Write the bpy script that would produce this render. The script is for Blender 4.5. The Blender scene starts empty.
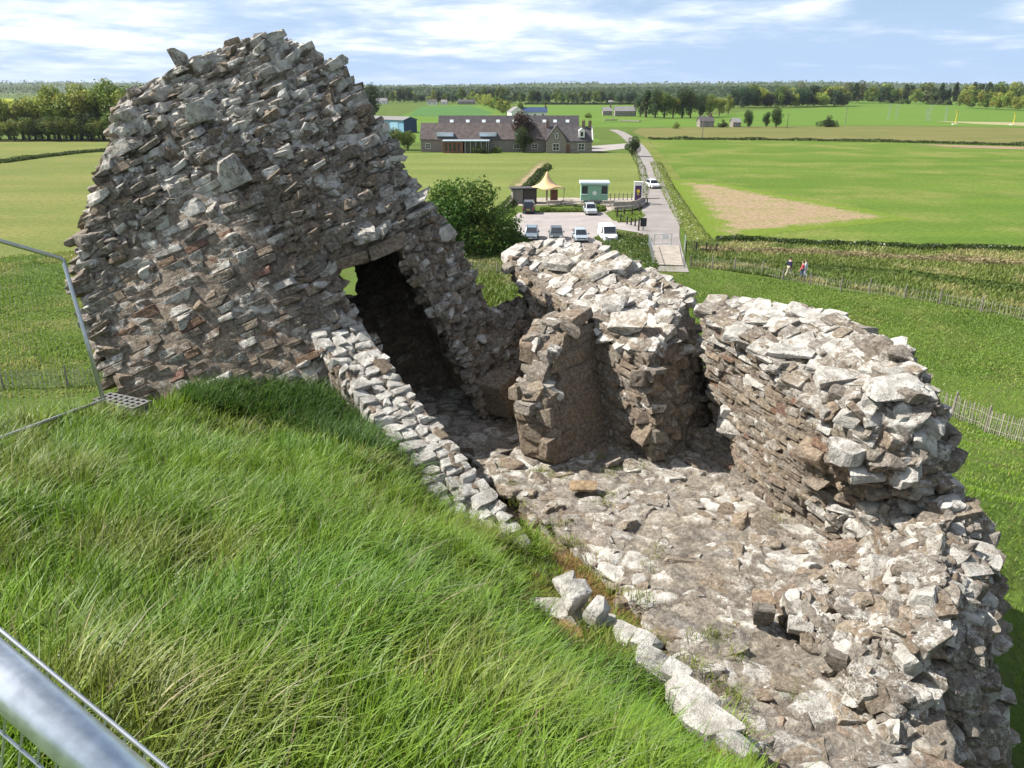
import bpy, bmesh, math, random
import numpy as np
from mathutils import Vector, Matrix, noise, geometry
from mathutils.bvhtree import BVHTree
random.seed(7)
RNG = np.random.default_rng(11)
R = math.radians
scene = bpy.context.scene
COL = scene.collection

# ------------------------------------------------------------------ camera
F = 769.0
PITCH = R(21.05)
EYE = np.array([0.0, 0.0, 16.0])
SP, CP = math.sin(PITCH), math.cos(PITCH)
FWD = np.array([0, CP, -SP]); UP = np.array([0, SP, CP]); RT = np.array([1.0, 0, 0])
cam_d = bpy.data.cameras.new('camera'); cam = bpy.data.objects.new('camera', cam_d); COL.objects.link(cam)
cam.location = EYE; cam.rotation_euler = (math.pi/2-PITCH, 0, 0)
cam_d.sensor_width = 36; cam_d.lens = 36*F/1024; cam_d.clip_start = .05; cam_d.clip_end = 30000
scene.camera = cam
scene.render.resolution_x, scene.render.resolution_y = 1024, 768

def P(px, py, d):
    return EYE + d*(FWD + (px-512)/F*RT + (384-py)/F*UP)
def drop(px, py, h):
    """point on the sight line that lies h metres below the eye"""
    c = SP-(384-py)/F*CP
    return P(px, py, h/c)
def G(px, py, z=0.0): return drop(px, py, 16.0-z)
def proj(p):
    v = np.asarray(p, float)-EYE
    d = v@FWD
    return 512+F*(v@RT)/d, 384-F*(v@UP)/d, d
def inpoly(x, y, poly):
    x = np.asarray(x); y = np.asarray(y); c = np.zeros(x.shape, bool)
    n = len(poly); j = n-1
    for i in range(n):
        xi, yi = poly[i][:2]; xj, yj = poly[j][:2]
        if yi != yj:
            c ^= ((yi > y) != (yj > y)) & (x < (xj-xi)*(y-yi)/(yj-yi)+xi)
        j = i
    return c

# ------------------------------------------------------------------ tags
def tag(o, label=None, cat=None, group=None, kind=None):
    if label: o['label'] = label
    if cat: o['category'] = cat
    if group: o['group'] = group
    if kind: o['kind'] = kind
    return o
def empty(name, loc, rz=0, label=None, cat=None, group=None):
    o = bpy.data.objects.new(name, None); COL.objects.link(o)
    o.empty_display_size = .3
    o.location = loc; o.rotation_euler = (0, 0, rz)
    return tag(o, label, cat, group)
def link(name, me, mat=None, parent=None, loc=None, smooth=False):
    o = bpy.data.objects.new(name, me); COL.objects.link(o)
    if mat is not None and len(me.materials) == 0: me.materials.append(mat)
    if parent is not None: o.parent = parent
    if loc is not None: o.location = loc
    if smooth:
        me.polygons.foreach_set('use_smooth', np.ones(len(me.polygons), bool))
    return o
def kids(o): return [c for c in bpy.data.objects if c.parent == o]
def copy_tree(o, parent=None):
    c = o.copy(); COL.objects.link(c)
    if parent is not None: c.parent = parent
    for ch in kids(o): copy_tree(ch, c)
    return c

# ------------------------------------------------------------------ mesh helpers
def np_mesh(name, V, faces, nper, col=None, extra=None):
    """V (n,3); faces (m,nper) int array"""
    me = bpy.data.meshes.new(name)
    V = np.ascontiguousarray(V, dtype=np.float32); Fc = np.ascontiguousarray(faces, dtype=np.int32)
    me.vertices.add(len(V)); me.vertices.foreach_set('co', V.ravel())
    me.loops.add(Fc.size); me.loops.foreach_set('vertex_index', Fc.ravel())
    me.polygons.add(len(Fc))
    me.polygons.foreach_set('loop_start', np.arange(len(Fc), dtype=np.int32)*nper)
    me.polygons.foreach_set('loop_total', np.full(len(Fc), nper, dtype=np.int32))
    if col is not None:
        a = me.attributes.new('col', 'FLOAT_COLOR', 'POINT')
        c = np.ones((len(V), 4), np.float32); c[:, :col.shape[1]] = col
        a.data.foreach_set('color', c.ravel())
    me.update(calc_edges=True)
    return me
class MB:
    """collects boxes, prisms, tubes, lathes into one mesh"""
    def __init__(s): s.v = []; s.f = []
    def add(s, vs, fs):
        b = len(s.v); s.v += [tuple(map(float, v)) for v in vs]; s.f += [tuple(i+b for i in f) for f in fs]; return s
    def box(s, c, sz, rz=0, M=None):
        hx, hy, hz = sz[0]/2, sz[1]/2, sz[2]/2
        vs = [(x, y, z) for z in (-hz, hz) for y in (-hy, hy) for x in (-hx, hx)]
        if rz: vs = [(x*math.cos(rz)-y*math.sin(rz), x*math.sin(rz)+y*math.cos(rz), z) for x, y, z in vs]
        if M is not None: vs = [tuple(M @ Vector(v)) for v in vs]
        vs = [(x+c[0], y+c[1], z+c[2]) for x, y, z in vs]
        return s.add(vs, [(0,2,3,1),(4,5,7,6),(0,1,5,4),(1,3,7,5),(3,2,6,7),(2,0,4,6)])
    def bar(s, a, b, w, h=None):
        h = h or w; a = Vector(a); b = Vector(b); d = (b-a); L = d.length
        q = d.to_track_quat('Z', 'Y').to_matrix()
        return s.box((a+b)/2, (w, h, L), M=q)
    def tube(s, pts, r, n=8, cap=True):
        pts = [Vector(p) for p in pts]; rs = r if isinstance(r, (list, tuple)) else [r]*len(pts)
        vs = []; fs = []
        t0 = (pts[1]-pts[0]).normalized(); up = Vector((0,0,1)) if abs(t0.z) < .9 else Vector((1,0,0))
        for i, p in enumerate(pts):
            t = (pts[min(i+1, len(pts)-1)]-pts[max(i-1, 0)]).normalized()
            x = t.cross(up).normalized(); y = x.cross(t).normalized()
            for k in range(n):
                a = 2*math.pi*k/n; vs.append(p+(x*math.cos(a)+y*math.sin(a))*rs[i])
        for i in range(len(pts)-1):
            for k in range(n):
                a = i*n+k; b = i*n+(k+1) % n; fs.append((a, b, b+n, a+n))
        if cap:
            fs.append(tuple(range(n-1, -1, -1))); fs.append(tuple(range((len(pts)-1)*n, len(pts)*n)))
        return s.add(vs, fs)
    def cyl(s, a, b, r, n=12, r2=None): return s.tube([a, b], [r, r if r2 is None else r2], n)
    def prism(s, poly, y0, y1, axis='y'):
        """polygon (x,z) extruded along y"""
        n = len(poly)
        vs = [(x, y0, z) for x, z in poly]+[(x, y1, z) for x, z in poly]
        if axis == 'x': vs = [(y, x, z) for x, y, z in vs]
        fs = [tuple(range(n)), tuple(range(2*n-1, n-1, -1))]+[(i, i+n, (i+1) % n+n, (i+1) % n) for i in range(n)]
        return s.add(vs, fs)
    def mesh(s, name, bevel=0):
        me = bpy.data.meshes.new(name); bm = bmesh.new()
        vs = [bm.verts.new(v) for v in s.v]
        for f in s.f:
            try: bm.faces.new([vs[i] for i in f])
            except ValueError: pass
        bmesh.ops.recalc_face_normals(bm, faces=bm.faces)
        if bevel:
            es = [e for e in bm.edges if len(e.link_faces) == 2 and e.calc_face_angle(0) > .5]
            bmesh.ops.bevel(bm, geom=es, offset=bevel, segments=2, affect='EDGES', profile=.5, clamp_overlap=True)
        bm.to_mesh(me); bm.free(); return me
    def build(s, name, mat, parent=None, bevel=0, loc=None, smooth=False):
        return link(name, s.mesh(name, bevel), mat, parent, loc, smooth)

# ------------------------------------------------------------------ materials
def nt(name):
    m = bpy.data.materials.new(name); m.use_nodes = True; t = m.node_tree
    for n in list(t.nodes): t.nodes.remove(n)
    return m, t
class N:
    """tiny node-graph helper"""
    def __init__(s, t): s.t = t
    def new(s, typ, **kw):
        n = s.t.nodes.new(typ)
        for k, v in kw.items(): setattr(n, k, v)
        return n
    def put(s, sock, v):
        if isinstance(v, bpy.types.NodeSocket): s.t.links.new(v, sock)
        elif isinstance(v, (tuple, list)) and len(v) == 3 and sock.type == 'RGBA': sock.default_value = (*v, 1)
        else: sock.default_value = v
    def noise(s, vec, scale, detail=4, rough=.55, dist=0):
        n = s.new('ShaderNodeTexNoise'); s.put(n.inputs['Vector'], vec)
        n.inputs['Scale'].default_value = scale; n.inputs['Detail'].default_value = detail
        n.inputs['Roughness'].default_value = rough; n.inputs['Distortion'].default_value = dist
        return n.outputs['Fac']
    def math(s, op, a, b=0.0, clamp=False):
        n = s.new('ShaderNodeMath', operation=op, use_clamp=clamp); s.put(n.inputs[0], a); s.put(n.inputs[1], b); return n.outputs[0]
    def ramp(s, v, lo, hi, a=0.0, b=1.0):
        n = s.new('ShaderNodeMapRange', interpolation_type='SMOOTHSTEP'); s.put(n.inputs['Value'], v)
        for k, x in (('From Min', lo), ('From Max', hi), ('To Min', a), ('To Max', b)): s.put(n.inputs[k], x)
        return n.outputs['Result']
    def mix(s, f, a, b, typ='MIX'):
        n = s.new('ShaderNodeMix', data_type='RGBA', blend_type=typ)
        s.put(n.inputs[0], f); s.put(n.inputs[6], a); s.put(n.inputs[7], b); return n.outputs[2]
    def mapping(s, vec, scale=(1,1,1), rot=(0,0,0), loc=(0,0,0)):
        n = s.new('ShaderNodeMapping'); s.put(n.inputs['Vector'], vec)
        n.inputs['Scale'].default_value = scale; n.inputs['Rotation'].default_value = rot; n.inputs['Location'].default_value = loc
        return n.outputs[0]
    def bump(s, h, strength, dist, normal=None):
        n = s.new('ShaderNodeBump'); s.put(n.inputs['Height'], h)
        n.inputs['Strength'].default_value = strength; n.inputs['Distance'].default_value = dist
        if normal is not None: s.put(n.inputs['Normal'], normal)
        return n.outputs[0]
    def pbsdf(s, col, rough=.8, metal=0.0, normal=None, spec=.3):
        b = s.new('ShaderNodeBsdfPrincipled'); s.put(b.inputs['Base Color'], col); s.put(b.inputs['Roughness'], rough)
        s.put(b.inputs['Metallic'], metal); b.inputs['Specular IOR Level'].default_value = spec
        if normal is not None: s.put(b.inputs['Normal'], normal)
        return b
    def out(s, shader):
        o = s.new('ShaderNodeOutputMaterial'); s.t.links.new(shader, o.inputs['Surface'])
    def pos(s): return s.new('ShaderNodeNewGeometry').outputs['Position']
    def obj(s): return s.new('ShaderNodeTexCoord').outputs['Object']
    def attr(s, name):
        n = s.new('ShaderNodeAttribute'); n.attribute_name = name; return n
MATS = {}
def simple(name, col, rough=.7, metal=0.0, var=.12, scale=6.0, spec=.3, bump=0.0):
    if name in MATS: return MATS[name]
    m, t = nt(name); n = N(t); p = n.obj()
    f = n.noise(p, scale, 5)
    c = n.mix(n.ramp(f, .3, .7), tuple(x*(1-var) for x in col), tuple(min(1, x*(1+var)) for x in col))
    nm = n.bump(n.noise(p, scale*6, 4), bump, .02) if bump else None
    n.out(n.pbsdf(c, n.ramp(n.noise(p, scale*2), .3, .7, rough*.9, min(1, rough*1.1)), metal, nm, spec).outputs[0])
    MATS[name] = m; return m

def stone_material():
    m, t = nt('lichened_sandstone'); n = N(t); p = n.pos()
    a = n.attr('col'); base = a.outputs['Color']; lich = a.outputs['Alpha']
    # tonal mottling
    f1 = n.noise(p, 3.1, 6, .6); f2 = n.noise(p, 21.0, 6, .65); f3 = n.noise(p, 90.0, 3, .6)
    c = n.mix(n.ramp(f1, .3, .72, .0, .5), base, (.17, .13, .10), 'MIX')
    c = n.mix(n.ramp(f2, .35, .7), n.mix(.55, c, (.075, .06, .05)), n.mix(.28, c, (.50, .44, .36)))
    c = n.mix(n.ramp(n.noise(p, 1.7, 3, .5, .4), .66, .8, 0, .28), c, (.34, .20, .09))
    # crustose lichen in irregular blots over stone and mortar alike, more where the attribute says so
    th = n.math('SUBTRACT', .80, n.math('MULTIPLY', lich, .46))
    lf = n.math('ADD', n.math('ADD', n.math('MULTIPLY', n.noise(p, 4.2, 5, .6, .6), .30), n.math('MULTIPLY', n.noise(p, 17, 9, .72, .5), .45)), n.math('MULTIPLY', n.noise(p, 60, 5, .7), .25))
    k = n.ramp(lf, n.math('SUBTRACT', th, .035), n.math('ADD', th, .03))
    lc = n.mix(n.ramp(n.noise(p, 6.5, 5, .6), .35, .66), (.34, .32, .285), (.70, .68, .63))
    lc = n.mix(n.ramp(f3, .35, .65, 0, .6), lc, n.mix(.5, lc, (.72, .70, .65)))
    lc = n.mix(n.ramp(n.noise(p, 14, 3), .55, .75, 0, .4), lc, (.24, .25, .215))
    c = n.mix(n.math('MULTIPLY', k, .88), c, lc)
    sp = n.ramp(n.noise(p, 34, 6, .75), .58, .68, 0, .8)
    c = n.mix(sp, c, (.05, .047, .043))
    h = n.math('ADD', n.math('MULTIPLY', n.noise(p, 13, 8, .7), 1.0), n.math('MULTIPLY', n.noise(p, 55, 5, .7), .45))
    nm = n.bump(h, 1.0, .045)
    n.out(n.pbsdf(c, .92, 0, nm, .15).outputs[0]); return m
STONE = stone_material()

# ------------------------------------------------------------------ sun direction
SUN = Vector((-.65, .155, .74)).normalized()
# ------------------------------------------------------------------ sky, clouds, sun
w = bpy.data.worlds.new('World'); scene.world = w; w.use_nodes = True
t = w.node_tree
for n_ in list(t.nodes): t.nodes.remove(n_)
n = N(t)
sky = n.new('ShaderNodeTexSky', sky_type='NISHITA'); sky.sun_disc = False
elev = math.asin(SUN.z); sky.sun_elevation = elev; sky.sun_rotation = math.atan2(SUN.x, SUN.y)
sky.altitude = 30; sky.air_density = 1.0; sky.dust_density = .5; sky.ozone_density = 1.4
gen = n.new('ShaderNodeTexCoord').outputs['Generated']
sx = n.new('ShaderNodeSeparateXYZ'); n.put(sx.inputs[0], gen)
zc = n.math('ABSOLUTE', sx.outputs['Z'])
# flat cloud layer: project the view direction on a plane overhead
cx = n.math('DIVIDE', sx.outputs['X'], n.math('ADD', zc, .10)); cy = n.math('DIVIDE', sx.outputs['Y'], n.math('ADD', zc, .10))
cmb = n.new('ShaderNodeCombineXYZ'); n.put(cmb.inputs[0], cx); n.put(cmb.inputs[1], cy)
cv = n.mapping(cmb.outputs[0], (1, 1, 1), loc=(3.3, 1.2, 0))
big = n.noise(cv, .42, 3, .5, .3); mid = n.noise(cv, 1.1, 8, .60, .35); fine = n.noise(cv, 3.6, 8, .62, .3)
den = n.math('ADD', n.math('ADD', n.math('MULTIPLY', big, .50), n.math('MULTIPLY', mid, .42)), n.math('MULTIPLY', fine, .08))
leftness = n.ramp(sx.outputs['X'], -.55, .45, .055, -.025)
den = n.math('ADD', den, leftness)
cover = n.ramp(den, .42, .66)
lowfade = n.ramp(sx.outputs['Z'], .0, .05, .25, 1.0)
cover = n.math('MULTIPLY', cover, lowfade)
skyc = n.mix(n.ramp(sx.outputs['Z'], -.02, .30, .92, .0), sky.outputs[0], (4.9, 6.9, 10.2))
bright = n.mix(n.ramp(n.math('ADD', n.math('MULTIPLY', mid, .6), n.math('MULTIPLY', fine, .4)), .30, .66), (6.8, 8.4, 11.0), (13.5, 13.7, 14.0))
cc = n.mix(n.math('MULTIPLY', cover, .93), skyc, bright)
bg = n.new('ShaderNodeBackground'); n.put(bg.inputs[0], cc); bg.inputs[1].default_value = .056
wo = n.new('ShaderNodeOutputWorld'); t.links.new(bg.outputs[0], wo.inputs[0])
sd = bpy.data.lights.new('sun', 'SUN'); sd.energy = 5.0; sd.angle = R(.53); sd.color = (1.0, .95, .87)
so = bpy.data.objects.new('sun', sd); COL.objects.link(so); so.location = (-60, 20, 80)
so.rotation_euler = SUN.to_track_quat('Z', 'Y').to_euler()
vs = scene.view_settings; vs.view_transform = 'Standard'; vs.look = 'None'; vs.gamma = 1; vs.exposure = 0.88; vs.use_curve_mapping = False
scene.render.engine = 'CYCLES'
scene.cycles.max_bounces = 6; scene.cycles.diffuse_bounces = 2; scene.cycles.glossy_bounces = 2
scene.cycles.transparent_max_bounces = 6; scene.cycles.transmission_bounces = 3; scene.cycles.volume_bounces = 0

# ------------------------------------------------------------------ terrain height
_pts = []
def _c(px, py, h): q = drop(px, py, h); _pts.append((q[0], q[1], q[2]))
for a in np.linspace(-115, 115, 14):                       # ring at the foot of the mound
    for r_, z_ in ((44, .55), (36, 2.3), (27, 4.9), (19, 7.6)):
        _pts.append((r_*math.sin(R(a)), r_*math.cos(R(a)), z_+(.5 if abs(a) > 75 else 0)))
for x_, y_, z_ in ((0, 0, 14.35), (-2, 0, 14.35), (2, 0, 14.1), (-6, 0, 14.2), (0, -4, 14.5), (-6, -4, 14.4), (6, -4, 13.6), (0, -14, 14), (-14, -8, 12.4), (14, -8, 10.4), (0, -30, 6), (-26, -20, 5), (26, -20, 4.5)):
    _pts.append((x_, y_, z_))
for q_ in ((300, 768, 1.95), (110, 768, 1.75), (500, 768, 2.25), (640, 768, 3.4), (0, 600, 2.35), (250, 600, 2.45), (420, 620, 2.75), (540, 690, 3.3),
           (0, 430, 3.35), (100, 425, 3.75), (250, 500, 3.0), (400, 540, 3.25), (480, 570, 3.7), (140, 412, 4.06),  (200, 396, 3.86), (250, 392, 3.80), (300, 393, 3.82), (330, 412, 3.98), (250, 422, 3.97), (340, 440, 4.18), (370, 440, 4.15), (400, 470, 4.25), (440, 508, 4.5), (430, 425, 5.2), (472, 480, 5.2), (505, 530, 5.15), (540, 545, 5.1), (500, 480, 5.2), (450, 450, 5.2), (490, 545, 4.75),
           (530, 610, 4.62), (600, 650, 4.68), (700, 740, 4.6), (640, 730, 4.2), (580, 660, 4.3), (560, 560, 4.97),
           (640, 520, 5.15), (740, 640, 5.15), (560, 430, 5.15), (460, 420, 5.15), (860, 700, 5.2), (800, 768, 5.1), (860, 560, 5.4), (640, 660, 5.0),
           (1015, 760, 6.9), (1000, 640, 7.6), (1000, 500, 9.6), (985, 430, 14.6), (960, 768, 5.7)):
    _c(*q_)
_c2 = [P(200, 330, 11.5), P(120, 330, 11.5), P(300, 380, 12), P(560, 330, 14), P(760, 380, 12)]
for q_ in _c2: _pts.append((q_[0], q_[1], 16-5.0))
_A = np.array(_pts)
def _tps_fit(XY, Z, lam):
    n_ = len(XY); d = np.linalg.norm(XY[:, None]-XY[None], axis=2)
    K = np.where(d > 1e-9, d*d*np.log(d+1e-12), 0)+lam*np.eye(n_)
    Pm = np.c_[np.ones(n_), XY]; M = np.zeros((n_+3, n_+3)); M[:n_, :n_] = K; M[:n_, n_:] = Pm; M[n_:, :n_] = Pm.T
    return np.linalg.solve(M, np.r_[Z, 0, 0, 0])
_S = _tps_fit(_A[:, :2], _A[:, 2], .04)
def _vn(x, y, s, seed):
    return np.array([noise.noise(Vector((a*s, b*s, seed))) for a, b in zip(np.ravel(x), np.ravel(y))]).reshape(np.shape(x))
def height_raw(x, y):
    x = np.asarray(x, float).ravel(); y = np.asarray(y, float).ravel(); out = np.zeros(len(x))
    r = np.hypot(x, y); near = r < 55
    idx = np.where(near)[0]
    for s in range(0, len(idx), 4000):
        i = idx[s:s+4000]; d = np.hypot(x[i, None]-_A[None, :, 0], y[i, None]-_A[None, :, 1])
        K = np.where(d > 1e-9, d*d*np.log(d+1e-12), 0)
        out[i] = K@_S[:-3]+_S[-3]+_S[-2]*x[i]+_S[-1]*y[i]
    w_ = np.clip((52-r)/12, 0, 1); w_ = w_*w_*(3-2*w_)
    base = np.clip((52-r)/10, 0, 1)*.35
    return np.where(near, np.maximum(out, .0)*w_+base*(1-w_), 0)
# polar sheet: fine near the camera, reaching the horizon
_rad = np.concatenate([np.linspace(.3, 16, 190), 16*np.geomspace(1.012, 3.6, 110), np.geomspace(58.5, 12000, 60)])
_ang = np.concatenate([np.linspace(-48, 48, 420), np.linspace(49.5, 310.5, 110)])
_AA, _RR = np.meshgrid(np.radians(_ang), _rad)
_X = _RR*np.sin(_AA); _Y = _RR*np.cos(_AA)
_Z = height_raw(_X, _Y).reshape(_X.shape)
_m = (_RR < 56)
_bump = np.zeros_like(_Z)
_bump[_m] = .13*_vn(_X[_m], _Y[_m], .75, 3.1)+.03*_vn(_X[_m], _Y[_m], 2.7, 8.1)+.18*_vn(_X[_m], _Y[_m], .22, 5.7)*np.clip((_RR[_m]-12)/10, 0, 1)
_Z += _bump*np.clip((54-_RR)/10, 0, 1)
_nr, _na = _X.shape
def height(x, y):
    """bilinear lookup on the sheet itself"""
    x = np.asarray(x, float); y = np.asarray(y, float)
    r = np.hypot(x, y); a = np.degrees(np.arctan2(x, y)); a = np.where(a < -49.5, a+360, a)
    fi = np.clip(np.interp(r, _rad, np.arange(_nr)), 0, _nr-1.001); fj = np.clip(np.interp(a, _ang, np.arange(_na)), 0, _na-1.001)
    i = fi.astype(int); j = fj.astype(int); u = fi-i; v = fj-j
    return _Z[i, j]*(1-u)*(1-v)+_Z[i+1, j]*u*(1-v)+_Z[i, j+1]*(1-u)*v+_Z[i+1, j+1]*u*v
def H(x, y): return float(height(np.array([x]), np.array([y]))[0])
def sight(px, py):
    """where the sight line through a pixel meets the ground sheet"""
    lo = 1.0; dv = FWD+(px-512)/F*RT+(384-py)/F*UP
    d = 1.0; step = .25
    while d < 400:
        q = EYE+d*dv
        if q[2] < H(q[0], q[1]): 
            a, b = d-step, d
            for _ in range(20):
                m_ = (a+b)/2; q = EYE+m_*dv
                if q[2] < H(q[0], q[1]): b = m_
                else: a = m_
            return EYE+b*dv
        step = max(.1, d*.01); d += step
    return G(px, py)
# ------------------------------------------------------------------ stone library (all share one topology)
def _cube_grid(k):
    idx = {}; V = []; Fc = []
    ts = [-1, -.80, -.28, .28, .80, 1]
    def vid(p):
        if p not in idx: idx[p] = len(V); V.append([ts[c] for c in p])
        return idx[p]
    for ax in range(3):
        for side in (0, k):
            for i in range(k):
                for j in range(k):
                    q = []
                    for (a, b) in ((i, j), (i+1, j), (i+1, j+1), (i, j+1)):
                        p = [0, 0, 0]; p[ax] = side; p[(ax+1) % 3] = a; p[(ax+2) % 3] = b; q.append(vid(tuple(p)))
                    Fc.append(q if side else q[::-1])
    return np.array(V, float), np.array(Fc)
K5V, K5F = _cube_grid(5)
def make_stone(rough, ncut, seed, cmin, cmax):
    rg = np.random.default_rng(seed); V = K5V.copy()
    L4 = (np.abs(V)**22).sum(1)**(1/22); V = V/L4[:, None]
    for _ in range(ncut):
        nrm = rg.normal(size=3)*np.array((1, .9, .7)); nrm /= np.linalg.norm(nrm)
        c = rg.uniform(cmin, cmax)*np.abs(nrm).sum()
        e = V@nrm-c; V -= np.where(e > 0, e, 0)[:, None]*nrm
    sh = rg.normal(0, .10, 3); V[:, 0] += V[:, 2]*sh[0]*1.5; V[:, 1] += V[:, 2]*sh[1]; V[:, 2] += V[:, 0]*sh[2]*.8
    V[:, 0] *= 1+V[:, 1]*rg.normal(0, .10); V[:, 2] *= 1+V[:, 0]*rg.normal(0, .16)
    off = rg.uniform(0, 50, 3)
    for i in range(len(V)):
        p = Vector(V[i]); d = noise.noise_vector(p*1.0+Vector(off))*.10*rough+noise.noise_vector(p*3.6+Vector(off))*.085*rough
        V[i] += np.array(d)
    lo, hi = V.min(0), V.max(0)
    return (V-(lo+hi)/2)/(hi-lo)
LIB_BLOCK = [make_stone(.5, 3, 100+i, .66, .95) for i in range(60)]
LIB_COURSE = [make_stone(.42, 2, 700+i, .76, .98) for i in range(60)]
LIB_RUB = [make_stone(.5, 8, 300+i, .40, .85) for i in range(100)]

def frame(u, n_):
    u = Vector(u).normalized(); n_ = Vector(n_); n_ = (n_-u*n_.dot(u)).normalized(); return [tuple(u), tuple(n_), tuple(u.cross(n_))]
class Masonry:
    """stones + core of one ruin piece, joined into one mesh"""
    def __init__(s, name): s.name = name; s.V = []; s.F = []; s.C = []; s.nv = 0; s.bvh = None; s.ncore = 0
    def add(s, V, Fc, col):
        s.V.append(V); s.F.append(Fc+s.nv); s.C.append(np.broadcast_to(col, (len(V), 4)) if np.ndim(col) == 1 else col); s.nv += len(V)
    def stone(s, c, B, size, col, lib, k=None):
        """B rows: along, out, up"""
        L = lib[random.randrange(len(lib))] if k is None else lib[k]
        fl = np.array([random.choice((-1, 1)), random.choice((-1, 1)), random.choice((-1, 1))])
        V = (L*fl*np.array(size))@B+c
        Fc = K5F if fl.prod() > 0 else K5F[:, ::-1]
        s.add(V, Fc, np.array(col))
    def build(s, label, cat):
        V = np.concatenate(s.V); Fc = np.concatenate(s.F); C = np.concatenate(s.C)
        me = np_mesh(s.name, V, Fc, 4, C)
        fl_ = np.zeros(len(Fc), bool); fl_[:s.ncore] = True; me.polygons.foreach_set('use_smooth', fl_)
        return tag(link(s.name, me, STONE), label, cat)

def pix_mass(poly, inner, edges, ext, backs=None):
    """closed solid: a front surface through sight-line points (own distances), with real thickness ext"""
    pts = [p[:2] for p in poly]+[p[:2] for p in inner]
    n0 = len(poly); E = [(i, (i+1) % n0) for i in range(n0)]+list(edges)
    vo, eo, fo, ov, oe, of = geometry.delaunay_2d_cdt([Vector(p) for p in pts], E, [list(range(n0))], 1, .01)
    src = list(poly)+list(inner); W = []
    for k, o in enumerate(ov):
        if o: q = src[o[0]]; W.append(P(*q))
        else: W.append(None)
    for k, q in enumerate(W):
        if q is None:
            dd = sorted(range(len(src)), key=lambda j: (src[j][0]-vo[k][0])**2+(src[j][1]-vo[k][1])**2)[:2]
            W[k] = P(vo[k][0], vo[k][1], (src[dd[0]][2]+src[dd[1]][2])/2)
    W = np.array(W); m = len(W)
    B = W+np.array(ext)
    fs = [tuple(f) for f in fo]
    cnt = {}
    for f in fs:
        for i in range(len(f)):
            a, b = f[i], f[(i+1) % len(f)]; cnt[(a, b)] = 1
    side = [(b, a, a+m, b+m) for (a, b) in cnt if (b, a) not in cnt]
    return np.concatenate([W, B]).tolist(), fs+[tuple(i+m for i in f[::-1]) for f in fs]+side
def hexa(b4, t4):
    v = [list(p) for p in b4]+[list(p) for p in t4]
    return v, [(3,2,1,0),(4,5,6,7),(0,1,5,4),(1,2,6,5),(2,3,7,6),(3,0,4,7)]

def core(ms, solids, voxel=.06, amp=.06, col=(.20,.155,.115), lich=.25, sc=1.0, vor=None):
    bmj = bmesh.new()
    for v, f in solids:
        vv = [bmj.verts.new(p) for p in v]
        bm2 = []
        for q in f:
            try: bm2.append(bmj.faces.new([vv[i] for i in q]))
            except ValueError: pass
        bmesh.ops.recalc_face_normals(bmj, faces=bm2)
    me = bpy.data.meshes.new('tmp'); bmj.to_mesh(me); bmj.free()
    o = bpy.data.objects.new('tmp', me); COL.objects.link(o)
    md = o.modifiers.new('r', 'REMESH'); md.mode = 'VOXEL'; md.voxel_size = voxel; md.adaptivity = 0
    dg = bpy.context.evaluated_depsgraph_get(); dg.update()
    ev = o.evaluated_get(dg); m2 = bpy.data.meshes.new_from_object(ev)
    V = np.zeros(len(m2.vertices)*3, np.float32); m2.vertices.foreach_get('co', V); V = V.reshape(-1, 3).astype(float)
    Nn = np.zeros(len(m2.vertices)*3, np.float32); m2.vertices.foreach_get('normal', Nn); Nn = Nn.reshape(-1, 3)
    Fc = np.array([tuple(p.vertices) if len(p.vertices) == 4 else (*p.vertices, p.vertices[-1]) for p in m2.polygons])
    bpy.data.objects.remove(o); bpy.data.meshes.remove(me); bpy.data.meshes.remove(m2)
    d = np.array([noise.noise(Vector(p)*2.3*sc)*.9+noise.noise(Vector(p)*5.5*sc)*.55+noise.noise(Vector(p)*11*sc)*.3 for p in V])
    cell = np.zeros((len(V), 3)); crk = np.zeros(len(V))
    if vor is not None:
        Bm, fr, dep = vor[:3]; wfn = vor[3] if len(vor) > 3 else None; Bm = np.array(Bm, float); Q = (V@Bm.T)*np.array(fr)
        for i, q in enumerate(Q):
            q = Vector(q); q = q+noise.noise_vector(q*1.3)*.30
            ds, ps = noise.voronoi(q); c_ = ps[0]; u = min(1, (ds[1]-ds[0])/.20); crk[i] = 1-u*u*(3-2*u)
            h1 = math.sin(c_.x*12.99+c_.y*78.2+c_.z*37.7)*43758.5; h1 -= math.floor(h1); h2 = (h1*7.13) % 1; h3 = (h1*17.31) % 1
            cell[i] = (h1, h2, h3)
            tl_ = (q-c_).x*(h2-.5)+(q-c_).y*(h3-.5)+(q-c_).z*(h1-.5)
            w_ = 1.0 if wfn is None else wfn(V[i])
            d[i] *= max(.3, w_); d[i] += w_*dep/amp*((h1-.45)*.85+tl_*1.3-1.1*crk[i])
    V = V+Nn*(d*amp)[:, None]
    tint = np.array([noise.noise(Vector(p)*1.3+Vector((9, 2, 4))) for p in V])
    C = np.ones((len(V), 4)); C[:, :3] = np.array(col)*(1+.25*tint[:, None]); C[:, 3] = np.clip(lich+.25*tint, 0, 1)
    if vor is not None:
        C[:, :3] *= (.80+.40*cell[:, 1:2]); C[:, 0] *= 1+.10*(cell[:, 2]-.5); C[:, 2] *= 1-.16*(cell[:, 2]-.5); C[:, :3] *= (1-.5*crk[:, None]); C[:, 3] = np.clip(C[:, 3]+.24*(cell[:, 0]-.5)-.35*crk, 0, 1)
    tri = [tuple(f[:3]) for f in Fc]+[(f[0], f[2], f[3]) for f in Fc if f[3] != f[2]]
    ms.bvh = BVHTree.FromPolygons(V.tolist(), tri)
    ms.add(V, Fc, C); ms.ncore = len(Fc)

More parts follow.
